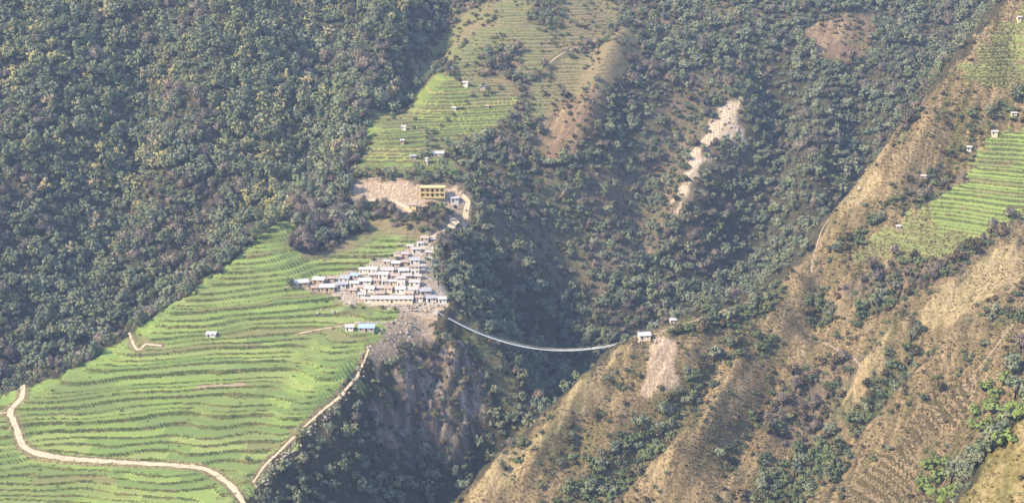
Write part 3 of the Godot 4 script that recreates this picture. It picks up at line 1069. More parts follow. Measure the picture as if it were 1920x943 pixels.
# single trees and bushes the photograph shows: photo x, y of the foot, crown radius, kind
const SINGLE := [
	[1845, 815, 5.6, 4], [1885, 800, 5.4, 4], [1865, 768, 5.4, 4], [1905, 748, 5.0, 0], [1832, 778, 4.2, 4], [1900, 705, 5.0, 0], [1915, 665, 4.6, 3], [1880, 840, 4.4, 4], [1850, 738, 4.0, 4], [1885, 722, 4.4, 4], [1862, 852, 3.8, 0], [1912, 785, 4.4, 4], [1826, 800, 3.6, 4], [1870, 745, 4.0, 4], [1846, 840, 3.6, 4],
	[1760, 908, 5.6, 4], [1735, 934, 4.8, 4], [1785, 908, 4.6, 0], [1803, 893, 4.0, 0], [1765, 948, 5.4, 4], [1822, 870, 3.8, 0], [1742, 886, 4.0, 4], [1772, 876, 3.8, 4], [1728, 910, 3.4, 4], [1755, 870, 3.2, 4], [1790, 935, 4.0, 4],
	[585, 450, 4.6, 3], [605, 435, 4.8, 3], [625, 425, 4.2, 3], [575, 468, 3.6, 0], [600, 462, 3.8, 0], [622, 455, 3.4, 0], [645, 440, 3.0, 3], [640, 405, 4.0, 3], [590, 415, 3.8, 3],
	[740, 215, 4.5, 0], [755, 200, 4.2, 1], [730, 195, 4.0, 0], [750, 175, 4.0, 3], [765, 190, 3.4, 0], [790, 298, 2.6, 0], [802, 292, 2.4, 0], [780, 318, 2.4, 0], [800, 275, 2.2, 0],
	[905, 165, 2.2, 0], [950, 150, 2.6, 0], [915, 175, 2.4, 1], [935, 168, 2.2, 0], [885, 180, 2.0, 0], [875, 195, 1.8, 4], [865, 205, 1.8, 4], [850, 218, 1.8, 4], [838, 228, 1.8, 4], [826, 238, 1.8, 4], [815, 250, 2.0, 4], [808, 262, 2.2, 0],
	[905, 535, 4.6, 1], [815, 520, 3.6, 0], [822, 535, 3.4, 0], [830, 510, 3.4, 3], [850, 490, 3.8, 3], [870, 520, 4.0, 3], [805, 490, 2.6, 4],
	[227, 770, .9, 4], [463, 862, 1.5, 4], [635, 560, 1.3, 4], [610, 562, 1.1, 4], [715, 580, 1.6, 4], [740, 583, 1.4, 4],
	[1545, 590, 3.4, 4], [1540, 570, 3.0, 4], [1680, 550, 3.4, 0], [1655, 560, 3.2, 0], [1440, 650, 3.2, 4], [1625, 760, 3.4, 4], [1700, 660, 3.2, 4], [1710, 640, 3.0, 1],
	[676, 500, 1.4, 4], [700, 488, 1.6, 4], [735, 480, 1.5, 4], [745, 488, 1.4, 4],
]
const KIND_NAME := ["broadleaf_tree", "olive_green_tree", "pale_leaved_tree", "bare_tree", "leafy_bush", "dry_bush"]
const KIND_WORDS := ["dark green broadleaf tree", "olive green broadleaf tree", "pale yellow green tree", "leafless grey brown tree", "green leafy bush", "dry brown bush"]
const KIND_CLASS := ["tree", "tree", "tree", "tree", "bush", "bush"]

func place_words(x: float, d: float, z: int) -> String:
	if d < 600.0 and x > 150.0: return "in the leafy clump beside the yellow grass knoll"
	match z:
		GROVE: return "in the grove between the bare school ground and green terraces"
		SHRUB: return "in a shrub belt on the dry hillside"
		DRY, SLAB, EASTOLIVE, BROWNSTEP, EAST: return "on the open dry hillside across the bridge"
		KNOLL: return "on the yellow green grass knoll"
		SPUR: return "on the narrow spur falling from the village"
		ROCK: return "clinging to the rocky gorge cliff"
		CROP: return "on the bank of a green crop terrace"
		VILLAGE, RUBBLE: return "among the houses and rubble of the village"
		UPPER, OLIVE: return "between the small upper terraces"
		SCRUB: return "in the scrub above the village" if d > 760.0 else "in the scrub of the dry hillside"
	if d < 790.0 and x < 60.0: return "on the shaded gorge wall below the fields"
	if x < -100.0: return "in the forest behind the green terraces"
	return "on the wooded slope behind the village"

func shown(x: float, y: float, d: float) -> bool:
	for k in range(1, 40):
		var t := .45 + .55 * k / 40.0
		if d * t > 345.0 and y * t < field(base, x * t, d * t) - .5: return false
	return true

func plant() -> void:
	shapes = [[], [], [], [], [], []]
	for k in 4:
		shapes[BROAD].append([crown(100 + k, 24, 18, .23, 1.0, .92), trunk(k, 4)])
		shapes[OLIVETREE].append([crown(200 + k, 20, 18, .22, 1.25, 1.0), trunk(k + 10, 4)])
		shapes[PALE].append([crown(300 + k, 20, 18, .22, 1.1, 1.0), trunk(k + 20, 4)])
		shapes[BARETREE].append([bare_crown(400 + k, 30, 18, .034), trunk(k + 30, 5)])
		shapes[BUSH].append([crown(500 + k, 16, 16, .27, .75, .95), null])
		shapes[DRYBUSH].append([bare_crown(600 + k, 18, 16, .085), null])
	sow()
	# bushes crowd the gullies of the dry hillside, where water gathers
	for f in FOLDS:
		if f[0] > -4.5 or f[0] < -9.5 or f[2] < 1000: continue
		for i in range(2, f.size() - 2, 2):
			var p := hit(f[i], f[i + 1])
			var q := hit(f[i + 2], f[i + 3])
			for k in int(p.distance_to(q) / 1.5):
				var t := rng.randf()
				var x := lerpf(p.x, q.x, t) + rng.randfn() * 3.0
				var d := lerpf(-p.z, -q.z, t) + rng.randfn() * 3.0
				if zone(x, d) in [DRY, SCRUB, SLAB, SHRUB]: want(x, d, lerpf(.7, 2.8, pow(rng.randf(), 2.0)), BUSH if rng.randf() < .6 else (DRYBUSH if rng.randf() < .6 else BROAD))
	for s in SINGLE:
		var p := hit(s[0], s[1])
		spots.append([p.x, -p.z, s[2], int(s[3]), 4 if s[0] > 1720 and int(s[3]) == BUSH else rng.randi() % 4, 9.0])
	print("sown ", spots.size(), " ", Time.get_ticks_msec())
	# those that show largest stand as things of their own, the rest are one wood
	var order := range(spots.size())
	order.sort_custom(func(a, b): return spots[a][5] > spots[b][5])
	var own := {}
	var count := [0, 0, 0, 0, 0, 0]
	var most := [120, 70, 40, 80, 110, 50]
	for i in order:
		var s: Array = spots[i]
		if count[s[3]] >= most[s[3]]: continue
		var p := pixel(s[0], ground(s[0], s[1]) + s[2], s[1])
		if s[5] < 5.0 and (p.x < 5.0 or p.x > 1915.0 or p.y < 5.0 or p.y > 938.0 or not shown(s[0], ground(s[0], s[1]) + s[2] * 1.2, s[1])): continue
		own[i] = true
		count[s[3]] += 1
	var own_mats := {}
	var meshes := {}
	for i in order:
		if not own.has(i): continue
		var s: Array = spots[i]
		var kind: int = s[3]
		var v: int = i % 4
		var key := kind * 10 + v
		var up := 1.35 if kind < BUSH else (.70 if kind == BUSH else .75)
		if not meshes.has(key):
			meshes[key] = [shapes[kind][v][0].mesh(), shapes[kind][v][1].mesh() if shapes[kind][v][1] else trunk_stub().mesh()]
		var mk: int = kind * 10 + s[4]
		if not own_mats.has(mk):
			var m: StandardMaterial3D = (mats.twig if kind == BARETREE or kind == DRYBUSH else mats.leaf).duplicate()
			m.albedo_color = TINT[kind][s[4]].linear_to_srgb()
			own_mats[mk] = m
		var words := place_words(s[0], s[1], zone(s[0], s[1]))
		var o := thing(KIND_NAME[kind], KIND_WORDS[kind] + " " + words, KIND_CLASS[kind], spot(s[0], s[1], -.1), fposmod(i * 2.399, TAU), ["trees ", "bushes "][int(kind >= BUSH)] + words)
		var c := part("crown", meshes[key][0], own_mats[mk], o, Vector3(0, up * s[2], 0))
		c.scale = Vector3.ONE * s[2]
		var t := part("trunk" if kind < BUSH else "stem", meshes[key][1], mats.twig, o)
		t.scale = Vector3.ONE * s[2]
	var per := {}
	for i in spots.size():
		if own.has(i): continue
		var s: Array = spots[i]
		var west: bool = s[0] < -60.0 - (s[1] - 1000.0) * .1 and s[1] > 780.0
		var lot := 0 if s[3] >= BUSH else (1 if west else 2)
		var key: int = lot * 100 + s[3] * 10 + i % 4
		if not per.has(key): per[key] = []
		per[key].append(i)
	var holders := []
	for a in [["shrubs", "scattered bushes and scrub over the slopes", "shrubs"], ["forest", "mixed forest covering the mountainside behind the green terraces", "forest"], ["woodland", "woodland on the far mountainside and gorge walls", "woodland"]]:
		var h := Node3D.new()
		h.name = a[0]
		add_child(h)
		tag(h, a[1], a[2], "", "stuff")
		holders.append(h)
	for key in per:
		var list: Array = per[key]
		var kind: int = int(key / 10) % 10
		var sh: Array = shapes[kind][key % 10]
		var mm := MultiMesh.new()
		mm.transform_format = MultiMesh.TRANSFORM_3D
		mm.use_colors = true
		mm.mesh = joined(sh[0], null, 1.35 if kind < BUSH else (.70 if kind == BUSH else .75))
		mm.instance_count = list.size()
		for n in list.size():
			var s: Array = spots[list[n]]
			var b := Basis(Vector3.UP, fposmod(list[n] * 2.399, TAU)).scaled(Vector3(s[2] * (.8 + .5 * fposmod(list[n] * .317, 1.0)), s[2] * (.7 + .85 * fposmod(list[n] * .618, 1.0)) * (1.0 if kind < BUSH else .8), s[2]))
			mm.set_instance_transform(n, Transform3D(b, spot(s[0], s[1], -.25 * s[2] if kind < BUSH else -.05)))
			var w := .8 + .45 * fposmod(list[n] * .7548, 1.0)
			var c: Color = TINT[kind][s[4]]
			mm.set_instance_color(n, Color(c.r * w, c.g * w, c.b * w))
		var o := MultiMeshInstance3D.new()
		o.name = ["tree_stand", "tree_stand", "tree_stand", "bare_tree_stand", "bush_stand", "dry_bush_stand"][kind]
		o.multimesh = mm
		o.material_override = mats.twig if kind == BARETREE or kind == DRYBUSH else mats.leaf
		o.set_meta("kind", "stuff")
		holders[int(key / 100)].add_child(o, true)
	grow_tufts()

func trunk_stub() -> Sheet:
	var s := Sheet.new()
	limb(s, Vector3(0, -.3, 0), Vector3(.05, .5, 0), .06, .03, Color(.16, .125, .095), 5)
	limb(s, Vector3(0, 0, 0), Vector3(-.3, .5, .2), .045, .02, Color(.16, .125, .095), 4)
	limb(s, Vector3(0, 0, 0), Vector3(.2, .5, -.3), .045, .02, Color(.16, .125, .095), 4)
	return s

func grow_tufts() -> void:
	var dry := []
	var green := []
	var d := 370.0
	while d < 850.0:
		var x := -330.0
		while x < 330.0:
			var qx := x + rng.randf_range(-.8, .8)
			var qd := d + rng.randf_range(-.8, .8)
			var roll := rng.randf()
			x += 1.2
			if not in_view(qx, qd): continue
			var z := zone(qx, qd)
			var b := nz.get_noise_2d(qx * .05 + 30.0, qd * .05)
			match z:
				DRY, KNOLL, BROWNSTEP, EASTOLIVE:
					if roll < .75 + b: dry.append([qx, qd, z])
				SHRUB, SCRUB, SPUR:
					if roll < .5 and (qd < 770.0): dry.append([qx, qd, z])
				SLAB:
					if roll < .22 + b: dry.append([qx, qd, z])
				CROP:
					if roll < .9:
						var t := field(base, qx, qd) + warp(qx, qd)
						var kk := bins[clampi(int((t + 400.0) * 10.0), 0, 5399)]
						var fr := (t - levels[kk]) / (levels[kk + 1] - levels[kk])
						if fr > .78 and roll < .55 + b: green.append([qx, qd, z])
		d += 1.2
	var h := Node3D.new()
	h.name = "grass_tussocks"
	add_child(h)
	tag(h, "dry grass tussocks and bank grass on the slopes", "grass", "", "stuff")
	for lot in [[dry, [Color(.225, .170, .092), Color(.170, .134, .068), Color(.130, .112, .055), Color(.290, .220, .125)], .6, 1.3], [green, [Color(.09, .115, .035), Color(.12, .13, .045), Color(.075, .10, .035), Color(.15, .13, .06)], .45, .9]]:
		for v in 3:
			var mine := []
			for i in lot[0].size():
				if i % 3 == v: mine.append(lot[0][i])
			var mm := MultiMesh.new()
			mm.transform_format = MultiMesh.TRANSFORM_3D
			mm.use_colors = true
			mm.mesh = tuft(40 + v)
			mm.instance_count = mine.size()
			for n in mine.size():
				var q: Array = mine[n]
				var s := rng.randf_range(lot[2], lot[3])
				mm.set_instance_transform(n, Transform3D(Basis(Vector3.UP, rng.randf() * TAU).scaled(Vector3.ONE * s), spot(q[0], q[1])))
				var c: Color = lot[1][rng.randi() % 4]
				if q[2] == KNOLL: c = c.lerp(Color(.24, .23, .06), .6)
				mm.set_instance_color(n, c * rng.randf_range(.8, 1.15))
			var o := MultiMeshInstance3D.new()
			o.name = "tussocks"
			o.multimesh = mm
			o.material_override = mats.twig
			o.set_meta("kind", "stuff")
			h.add_child(o, true)
	print("tufts ", dry.size(), " ", green.size())

# ---------------------------------------------------------------- buildings

func face(s: Sheet, pts: Array) -> void:     # a flat face of three or four corners, clockwise from outside
	var n: Vector3 = (pts[2] - pts[0]).cross(pts[1] - pts[0]).normalized()
	var k := s.v.size()
	for p in pts:
		s.v.append(p); s.n.append(n)
	s.i.append_array(PackedInt32Array([k, k + 1, k + 2]))
	if pts.size() == 4: s.i.append_array(PackedInt32Array([k, k + 2, k + 3]))

func box(s: Sheet, at: Vector3, size: Vector3, b := Basis.IDENTITY) -> void:
	var h := size * .5
	for ax in 3:
		for sg in [-1.0, 1.0]:
			var n := Vector3.ZERO
			n[ax] = sg
			var u := Vector3.ZERO
			u[(ax + 1) % 3] = 1.0
			var w := n.cross(u)
			var q := []
			for c in [[-1, -1], [-1, 1], [1, 1], [1, -1]]:
				q.append(at + b * ((n + u * c[0] + w * c[1]) * h))
			if ((q[2] - q[0]).cross(q[1] - q[0])).dot(b * n) < 0.0: q.reverse()
			face(s, q)

func boxed(at: Vector3, size: Vector3, b := Basis.IDENTITY) -> ArrayMesh:
	var s := Sheet.new()
	box(s, at, size, b)
	return s.mesh()

const ROOFS := {"slate": "grey slate roof", "brown_roof": "brown roof", "pale_tin": "pale tin roof", "blue_tin": "blue tin roof", "grey_tin": "grey tin roof"}
const WALLS := {"white_wall": "whitewashed", "cream_wall": "cream", "tan_wall": "tan", "stone_wall": "bare stone"}

# stands on its base, long front to +z
func house(o: Node3D, w: float, dep: float, high: float, roof: String, wall: String, storeys: int, gable: bool) -> void:
	var s := Sheet.new()
	var x := w * .5
	var z := dep * .5
	var rise := dep * (.26 if gable else .14)
	var lo := -2.2
	face(s, [Vector3(-x, lo, z), Vector3(-x, high, z), Vector3(x, high, z), Vector3(x, lo, z)])
	face(s, [Vector3(x, lo, -z), Vector3(x, high, -z), Vector3(-x, high, -z), Vector3(-x, lo, -z)])
	if gable:
		for g in [-1.0, 1.0]:
			var q := [Vector3(g * x, lo, g * -z), Vector3(g * x, high, g * -z), Vector3(g * x, high, g * z), Vector3(g * x, lo, g * z)]
			q.reverse()
			face(s, q)
			var t := [Vector3(g * x, high, g * -z), Vector3(g * x, high + rise, 0), Vector3(g * x, high, g * z)]
			t.reverse()
			face(s, t)
	else:
		for g in [-1.0, 1.0]:
			var q := [Vector3(g * x, lo, -z), Vector3(g * x, high + rise, -z), Vector3(g * x, high, z), Vector3(g * x, lo, z)]
			if g < 0.0: q.reverse()
			q.reverse()
			face(s, q)
		face(s, [Vector3(x, high, -z), Vector3(x, high + rise, -z), Vector3(-x, high + rise, -z), Vector3(-x, high, -z)])
	part("wall", s.mesh(), mats[wall], o)
	var over := .45
	var r := Sheet.new()
	if gable:
		for g in [-1.0, 1.0]:
			var slope := atan2(rise, z)
			var run := (z + over) / cos(slope)
			var mid := Vector3(0, high + rise - sin(slope) * run * .5 + .10, g * cos(slope) * run * .5)
			box(r, mid, Vector3(w + over * 2.0, .14, run), Basis(Vector3.RIGHT, g * slope))
	else:
		var slope := atan2(rise, dep)
		box(r, Vector3(0, high + rise * .5 + .10, 0), Vector3(w + over * 2.0, .12, (dep + over * 2.0) / cos(slope)), Basis(Vector3.RIGHT, slope))
	var ro := part("roof", r.mesh(), mats[roof], o)
	if gable:
		part("ridge_cap", boxed(Vector3(0, high + rise + .17, 0), Vector3(w + over * 2.0 + .1, .12, .35)), mats.slate if roof != "slate" else mats.stone, ro)
	var n := maxi(2, int(w / 2.4))
	var slim := .7 if w < 4.6 else 1.0
	for st in storeys:
		for i in n:
			var wx := (i + .5) / n * w - x
			var y := st * 2.4
			if st == 0 and i == (n - 1) / 2:
				part("door", boxed(Vector3(wx, y + .85, z + .03), Vector3(.9 * slim, 1.7 * (.5 + slim * .5), .10)), mats.dark_wood, o)
			else:
				var wi := part("window", boxed(Vector3(wx, y + 1.45, z + .03), Vector3(.80 * slim, .95 * slim, .10)), mats.dark_wood, o)
				part("pane", boxed(Vector3(wx, y + 1.45, z + .085), Vector3(.52 * slim, .66 * slim, .02)), mats.glass, wi)

# photo x, photo y of the foot, width in photo pixels, roof, wall, storeys, gabled
const HOUSES := [
	[780, 473, 15, "slate", "white_wall", 1, 1], [797, 452, 15, "brown_roof", "stone_wall", 1, 1], [760, 481, 12, "slate", "tan_wall", 1, 1], [777, 494, 18, "grey_tin", "white_wall", 1, 1], [742, 500, 15, "pale_tin", "stone_wall", 1, 0], [726, 495, 12, "slate", "stone_wall", 1, 1], [758, 497, 11, "brown_roof", "tan_wall", 1, 1], [803, 478, 10, "slate", "stone_wall", 1, 1], [806, 489, 11, "pale_tin", "white_wall", 1, 1], [788, 461, 12, "slate", "white_wall", 1, 1], [814, 453, 10, "grey_tin", "tan_wall", 1, 0], [770, 466, 11, "slate", "stone_wall", 1, 1], [745, 486, 11, "brown_roof", "stone_wall", 1, 1], [790, 504, 12, "slate", "white_wall", 1, 1],
	[681, 511, 14, "pale_tin", "white_wall", 1, 1], [699, 511, 18, "pale_tin", "white_wall", 1, 1], [727, 512, 22, "slate", "white_wall", 1, 1], [756, 513, 18, "pale_tin", "cream_wall", 1, 1], [778, 513, 15, "brown_roof", "white_wall", 2, 1],
	[664, 523, 15, "blue_tin", "stone_wall", 1, 0], [645, 528, 18, "grey_tin", "white_wall", 1, 0], [700, 521, 13, "slate", "tan_wall", 1, 1], [719, 521, 18, "pale_tin", "white_wall", 1, 1], [741, 523, 15, "brown_roof", "stone_wall", 1, 1], [762, 523, 17, "slate", "tan_wall", 1, 1], [784, 523, 12, "slate", "stone_wall", 1, 1],
	[597, 531, 21, "pale_tin", "tan_wall", 1, 0], [562, 536, 30, "pale_tin", "tan_wall", 1, 0], [620, 527, 12, "brown_roof", "stone_wall", 1, 1], [684, 532, 23, "pale_tin", "white_wall", 1, 1], [707, 532, 11, "brown_roof", "stone_wall", 1, 1], [721, 533, 12, "slate", "white_wall", 1, 1], [736, 534, 13, "pale_tin", "cream_wall", 1, 1], [752, 535, 15, "slate", "white_wall", 2, 1], [778, 535, 19, "slate", "white_wall", 1, 1],
	[639, 539, 17, "grey_tin", "white_wall", 1, 0], [664, 537, 16, "pale_tin", "white_wall", 1, 1], [613, 545, 27, "pale_tin", "tan_wall", 1, 0], [590, 545, 13, "brown_roof", "tan_wall", 1, 1], [677, 545, 14, "brown_roof", "white_wall", 1, 1], [694, 547, 18, "pale_tin", "white_wall", 1, 1], [712, 545, 12, "slate", "stone_wall", 1, 1], [728, 547, 15, "brown_roof", "cream_wall", 1, 1], [752, 548, 18, "pale_tin", "white_wall", 1, 1], [775, 549, 18, "slate", "white_wall", 1, 1], [797, 552, 20, "grey_tin", "stone_wall", 1, 0],
	[678, 558, 13, "slate", "white_wall", 1, 1], [662, 549, 12, "brown_roof", "stone_wall", 1, 1], [735, 566, 78, "slate", "cream_wall", 1, 1], [786, 564, 13, "brown_roof", "white_wall", 1, 1], [808, 565, 18, "grey_tin", "white_wall", 1, 0], [829, 567, 15, "pale_tin", "white_wall", 1, 0], [690, 566, 11, "slate", "white_wall", 1, 1], [768, 556, 16, "brown_roof", "stone_wall", 1, 1], [712, 556, 16, "brown_roof", "tan_wall", 1, 1],
	[687, 621, 29, "blue_tin", "stone_wall", 1, 0], [655, 621, 14, "pale_tin", "white_wall", 1, 0], [395, 627, 17, "pale_tin", "white_wall", 1, 0],
]

func build_village() -> void:
	for i in HOUSES.size():
		var h: Array = HOUSES[i]
		var p := hit(h[0], h[1])
		var w: float = h[2] * (-p.z) * 1.04 / F
		var q := spot(p.x, -p.z)
		var words: String = WALLS[h[4]] + " house with " + ROOFS[h[3]]
		var where := "packed into the village core"
		if h[1] < 502: where = "in the upper row below the school track"
		elif h[0] < 630: where = "at the village end beside crops"
		elif h[0] > 783 and h[1] > 540: where = "at the bridge head"
		elif h[1] > 553: where = "in the lowest village row"
		elif h[0] < 672: where = "on the field side of the village"
		var size := "wide " if h[2] > 17 else ("small " if h[2] < 13 else "")
		var label: String = size + ("two storey " if h[5] == 2 else "") + words + " " + where
		var group := "village houses"
		if h[2] == 78: label = "long low cream row house with grey slate roof along the village foot"
		elif h[1] == 621 and h[2] == 29: label = "low stone building with wide blue tin roof below the village"; group = ""
		elif h[1] == 621: label = "small white hut beside the blue roofed building below the village"; group = ""
		elif h[0] == 395: label = "tiny white field hut alone among the green terraces"; group = ""
		var turn := rng.randf_range(-.30, .30) if group and h[2] != 78 else .0
		var o := thing("village_house" if group else "field_building", label, "house", q + Vector3(0, .15, 0), turn, group)
		house(o, w, clampf(w * .75, 2.6, 4.8), (2.2 if h[5] == 1 else 4.4) * (.85 if h[2] < 13 else (.6 if h[0] == 395 else 1.0)), h[3], h[4], h[5], h[6] == 1)
	# retaining walls between the rows of houses
	var walls := [[560, 541, 50], [600, 537, 30], [650, 545, 24], [700, 516, 60], [700, 538, 60], [760, 541, 50], [700, 551, 40], [770, 560, 40], [740, 574, 70], [695, 606, 57], [770, 503, 40], [600, 549, 34], [785, 583, 40], [760, 460, 30], [720, 484, 40]]
	for i in walls.size():
		var a: Array = walls[i]
		var o := thing("retaining_wall", ["grey dry stone retaining wall between village houses", "long pale stone wall above the blue roofed building", "long dry stone wall below the cream row house"][1 if i == 9 else (2 if i == 8 else 0)], "stone wall", spot(hit(a[0], a[1]).x, -hit(a[0], a[1]).z), 0.0, "village retaining walls")
		var n := maxi(4, int(a[2] * .28 / 1.1))
		for k in n:
			var p := hit(a[0] + (float(k) / (n - 1) - .5) * a[2], a[1])
			var q := spot(p.x, -p.z) - o.position
			var m := part("stone", rocks[k % 4], mats.stone if i != 9 else mats.cement, o, q + Vector3(0, .3, 0), k * 1.7)
			m.scale = Vector3(.75, .55, .5) * rng.randf_range(.85, 1.2)
	school()

func school() -> void:
	var p := hit(811, 368)
	var q := spot(p.x, -p.z)
	var o := thing("school_building", "yellow two storey school with open galleries beside bare ground", "school", q + Vector3(0, .1, 0), .0)
	var w := 15.6
	var dep := 7.0
	var s := Sheet.new()
	box(s, Vector3(0, 2.4, -dep * .5 + .4), Vector3(w, 8.0, .8))            # back
	box(s, Vector3(-w * .5 + .2, 2.4, 0), Vector3(.4, 8.0, dep - 1.62))
	box(s, Vector3(w * .5 - .2, 2.4, 0), Vector3(.4, 8.0, dep - 1.62))
	part("wall", s.mesh(), mats.yellow, o)
	part("front_wall", boxed(Vector3(0, 2.4, dep * .5 - 1.6), Vector3(w - .82, 8.0, .25)), mats.yellow, o)
	for st in 2:
		part("floor_slab", boxed(Vector3(0, .1 + st * 3.1, dep * .5 - .7), Vector3(w + .1, .28, 1.5)), mats.yellow, o)
		part("railing", boxed(Vector3(0, .75 + st * 3.1, dep * .5 - .02), Vector3(w, .12, .08)), mats.yellow_dark, o)
		for k in 6:
			part("column", boxed(Vector3(-w * .5 + .25 + k * (w - .5) / 5.0, 1.75 + st * 3.1, dep * .5 - .15), Vector3(.36, 3.0, .34)), mats.yellow, o)
			if k < 5:
				var x := -w * .5 + (k + .5) * w / 5.0
				if k == 2:
					part("door", boxed(Vector3(x, 1.25 + st * 3.1, dep * .5 - 1.46), Vector3(1.3, 2.1, .1)), mats.dark_wood, o)
				else:
					var wi := part("window", boxed(Vector3(x, 1.55 + st * 3.1, dep * .5 - 1.46), Vector3(1.7, 1.3, .1)), mats.yellow_dark, o)
					part("pane", boxed(Vector3(x, 1.55 + st * 3.1, dep * .5 - 1.40), Vector3(1.1, .8, .02)), mats.dark_wood, wi)
	part("roof", boxed(Vector3(0, 6.5, .1), Vector3(w + .7, .2, dep + .7)), mats.yellow, o)
	part("parapet", boxed(Vector3(0, 6.85, dep * .5 + .3), Vector3(w + .7, .5, .16)), mats.yellow, o)
	p = hit(773, 391)
	o = thing("school_hut", "small yellow hut on the bare ground below the school", "hut", spot(p.x, -p.z, .1))
	house(o, 4.5, 3.4, 2.5, "brown_roof", "yellow", 1, true)
	p = hit(852, 377)
	o = thing("stone_outbuilding", "pale stone outbuilding at the bend of the track beside the school", "hut", spot(p.x, -p.z, .1), .2)
	house(o, 5.0, 3.6, 2.4, "slate", "white_wall", 1, true)
	p = hit(811, 474)
	o = thing("white_shrine", "tall narrow white shrine pillar above the village", "shrine", spot(p.x, -p.z))
	part("shaft", boxed(Vector3(0, 1.4, 0), Vector3(1.3, 3.4, 1.3)), mats.white_wall, o)
	part("cap", boxed(Vector3(0, 3.18, 0), Vector3(1.7, .16, 1.7)), mats.cement, o)
	var top := Sheet.new()
	for k in 4:
		var t := TAU * k / 4.0 + PI / 4.0
		var t2 := t - TAU / 4.0
		face(top, [Vector3(cos(t) * .8, 3.26, sin(t) * .8), Vector3(0, 4.1, 0), Vector3(cos(t2) * .8, 3.26, sin(t2) * .8)])
	part("spire", top.mesh(), mats.white_wall, o)

func build_outliers() -> void:
	# farmsteads away from the village: photo x, foot y, width in pixels, roof, wall, label
	var list := [
		[1228, 618, 22, "grey_tin", "white_wall", 2, "white two storey lodge on the crest at the bridge's far end"],
		[1208, 634, 26, "pale_tin", "cream_wall", 1, "low cream hut on the crest beside the white lodge"],
		[1262, 607, 14, "pale_tin", "cream_wall", 1, "small cream hut on the crest behind the white lodge"],
		[1818, 283, 11, "pale_tin", "white_wall", 1, "narrow white farmhouse at the edge of the bright hillside terraces"],
		[1866, 252, 15, "slate", "cream_wall", 1, "cream farmhouse above the bright hillside terraces"],
		[1902, 219, 13, "slate", "cream_wall", 1, "pale farmhouse beside the dark shrub belt above the hillside terraces"],
		[1733, 334, 13, "slate", "stone_wall", 1, "stone hut with grey roof in scrub beside the hillside terraces"],
		[1912, 38, 10, "slate", "cream_wall", 1, "pale hut high on the brow of the dry hillside"],
		[1686, 428, 9, "pale_tin", "tan_wall", 1, "tiny tan hut on the pale track above the olive hillside terraces"],
		[873, 158, 13, "pale_tin", "white_wall", 1, "white farmhouse at the top of the small upper fields"],
		[848, 131, 10, "pale_tin", "white_wall", 1, "small white farmhouse on the high olive terraces"],
		[851, 206, 10, "pale_tin", "white_wall", 1, "white hut in the middle of the upper green fields"],
		[757, 241, 11, "pale_tin", "white_wall", 1, "white hut beneath the dark trees of the upper fields"],
		[754, 265, 9, "pale_tin", "tan_wall", 1, "tan hut on a bare bank of the upper fields"],
		[675, 274, 11, "pale_tin", "white_wall", 1, "white hut between forest and upper fields"],
		[774, 297, 16, "grey_tin", "stone_wall", 1, "grey roofed stone house above the school"],
		[822, 291, 28, "pale_tin", "stone_wall", 1, "long pale roofed shed among trees above the school"],
		[800, 308, 6, "pale_tin", "white_wall", 2, "narrow white tower house among trees above the school"],
		[905, 165, 14, "grey_tin", "stone_wall", 1, "grey roofed house behind trees at the upper fields"],
		[914, 198, 7, "brown_roof", "tan_wall", 1, "tiny brown hut on the upper olive field"],
	]
	for a in list:
		var p := hit(a[0], a[1])
		var w: float = a[2] * (-p.z) * (.86 if a[0] > 1100 and a[0] < 1300 else .70) / F
		var o := thing("farmhouse", a[6], "house", spot(p.x, -p.z, .1), rng.randf_range(-.2, .2))
		house(o, w, clampf(w * .75, 2.0, 4.5), (2.0 if a[0] > 1100 and a[0] < 1300 else 1.7) if a[5] == 1 else 3.8, a[3], a[4], a[5], a[3] != "grey_tin")

# ---------------------------------------------------------------- bridge

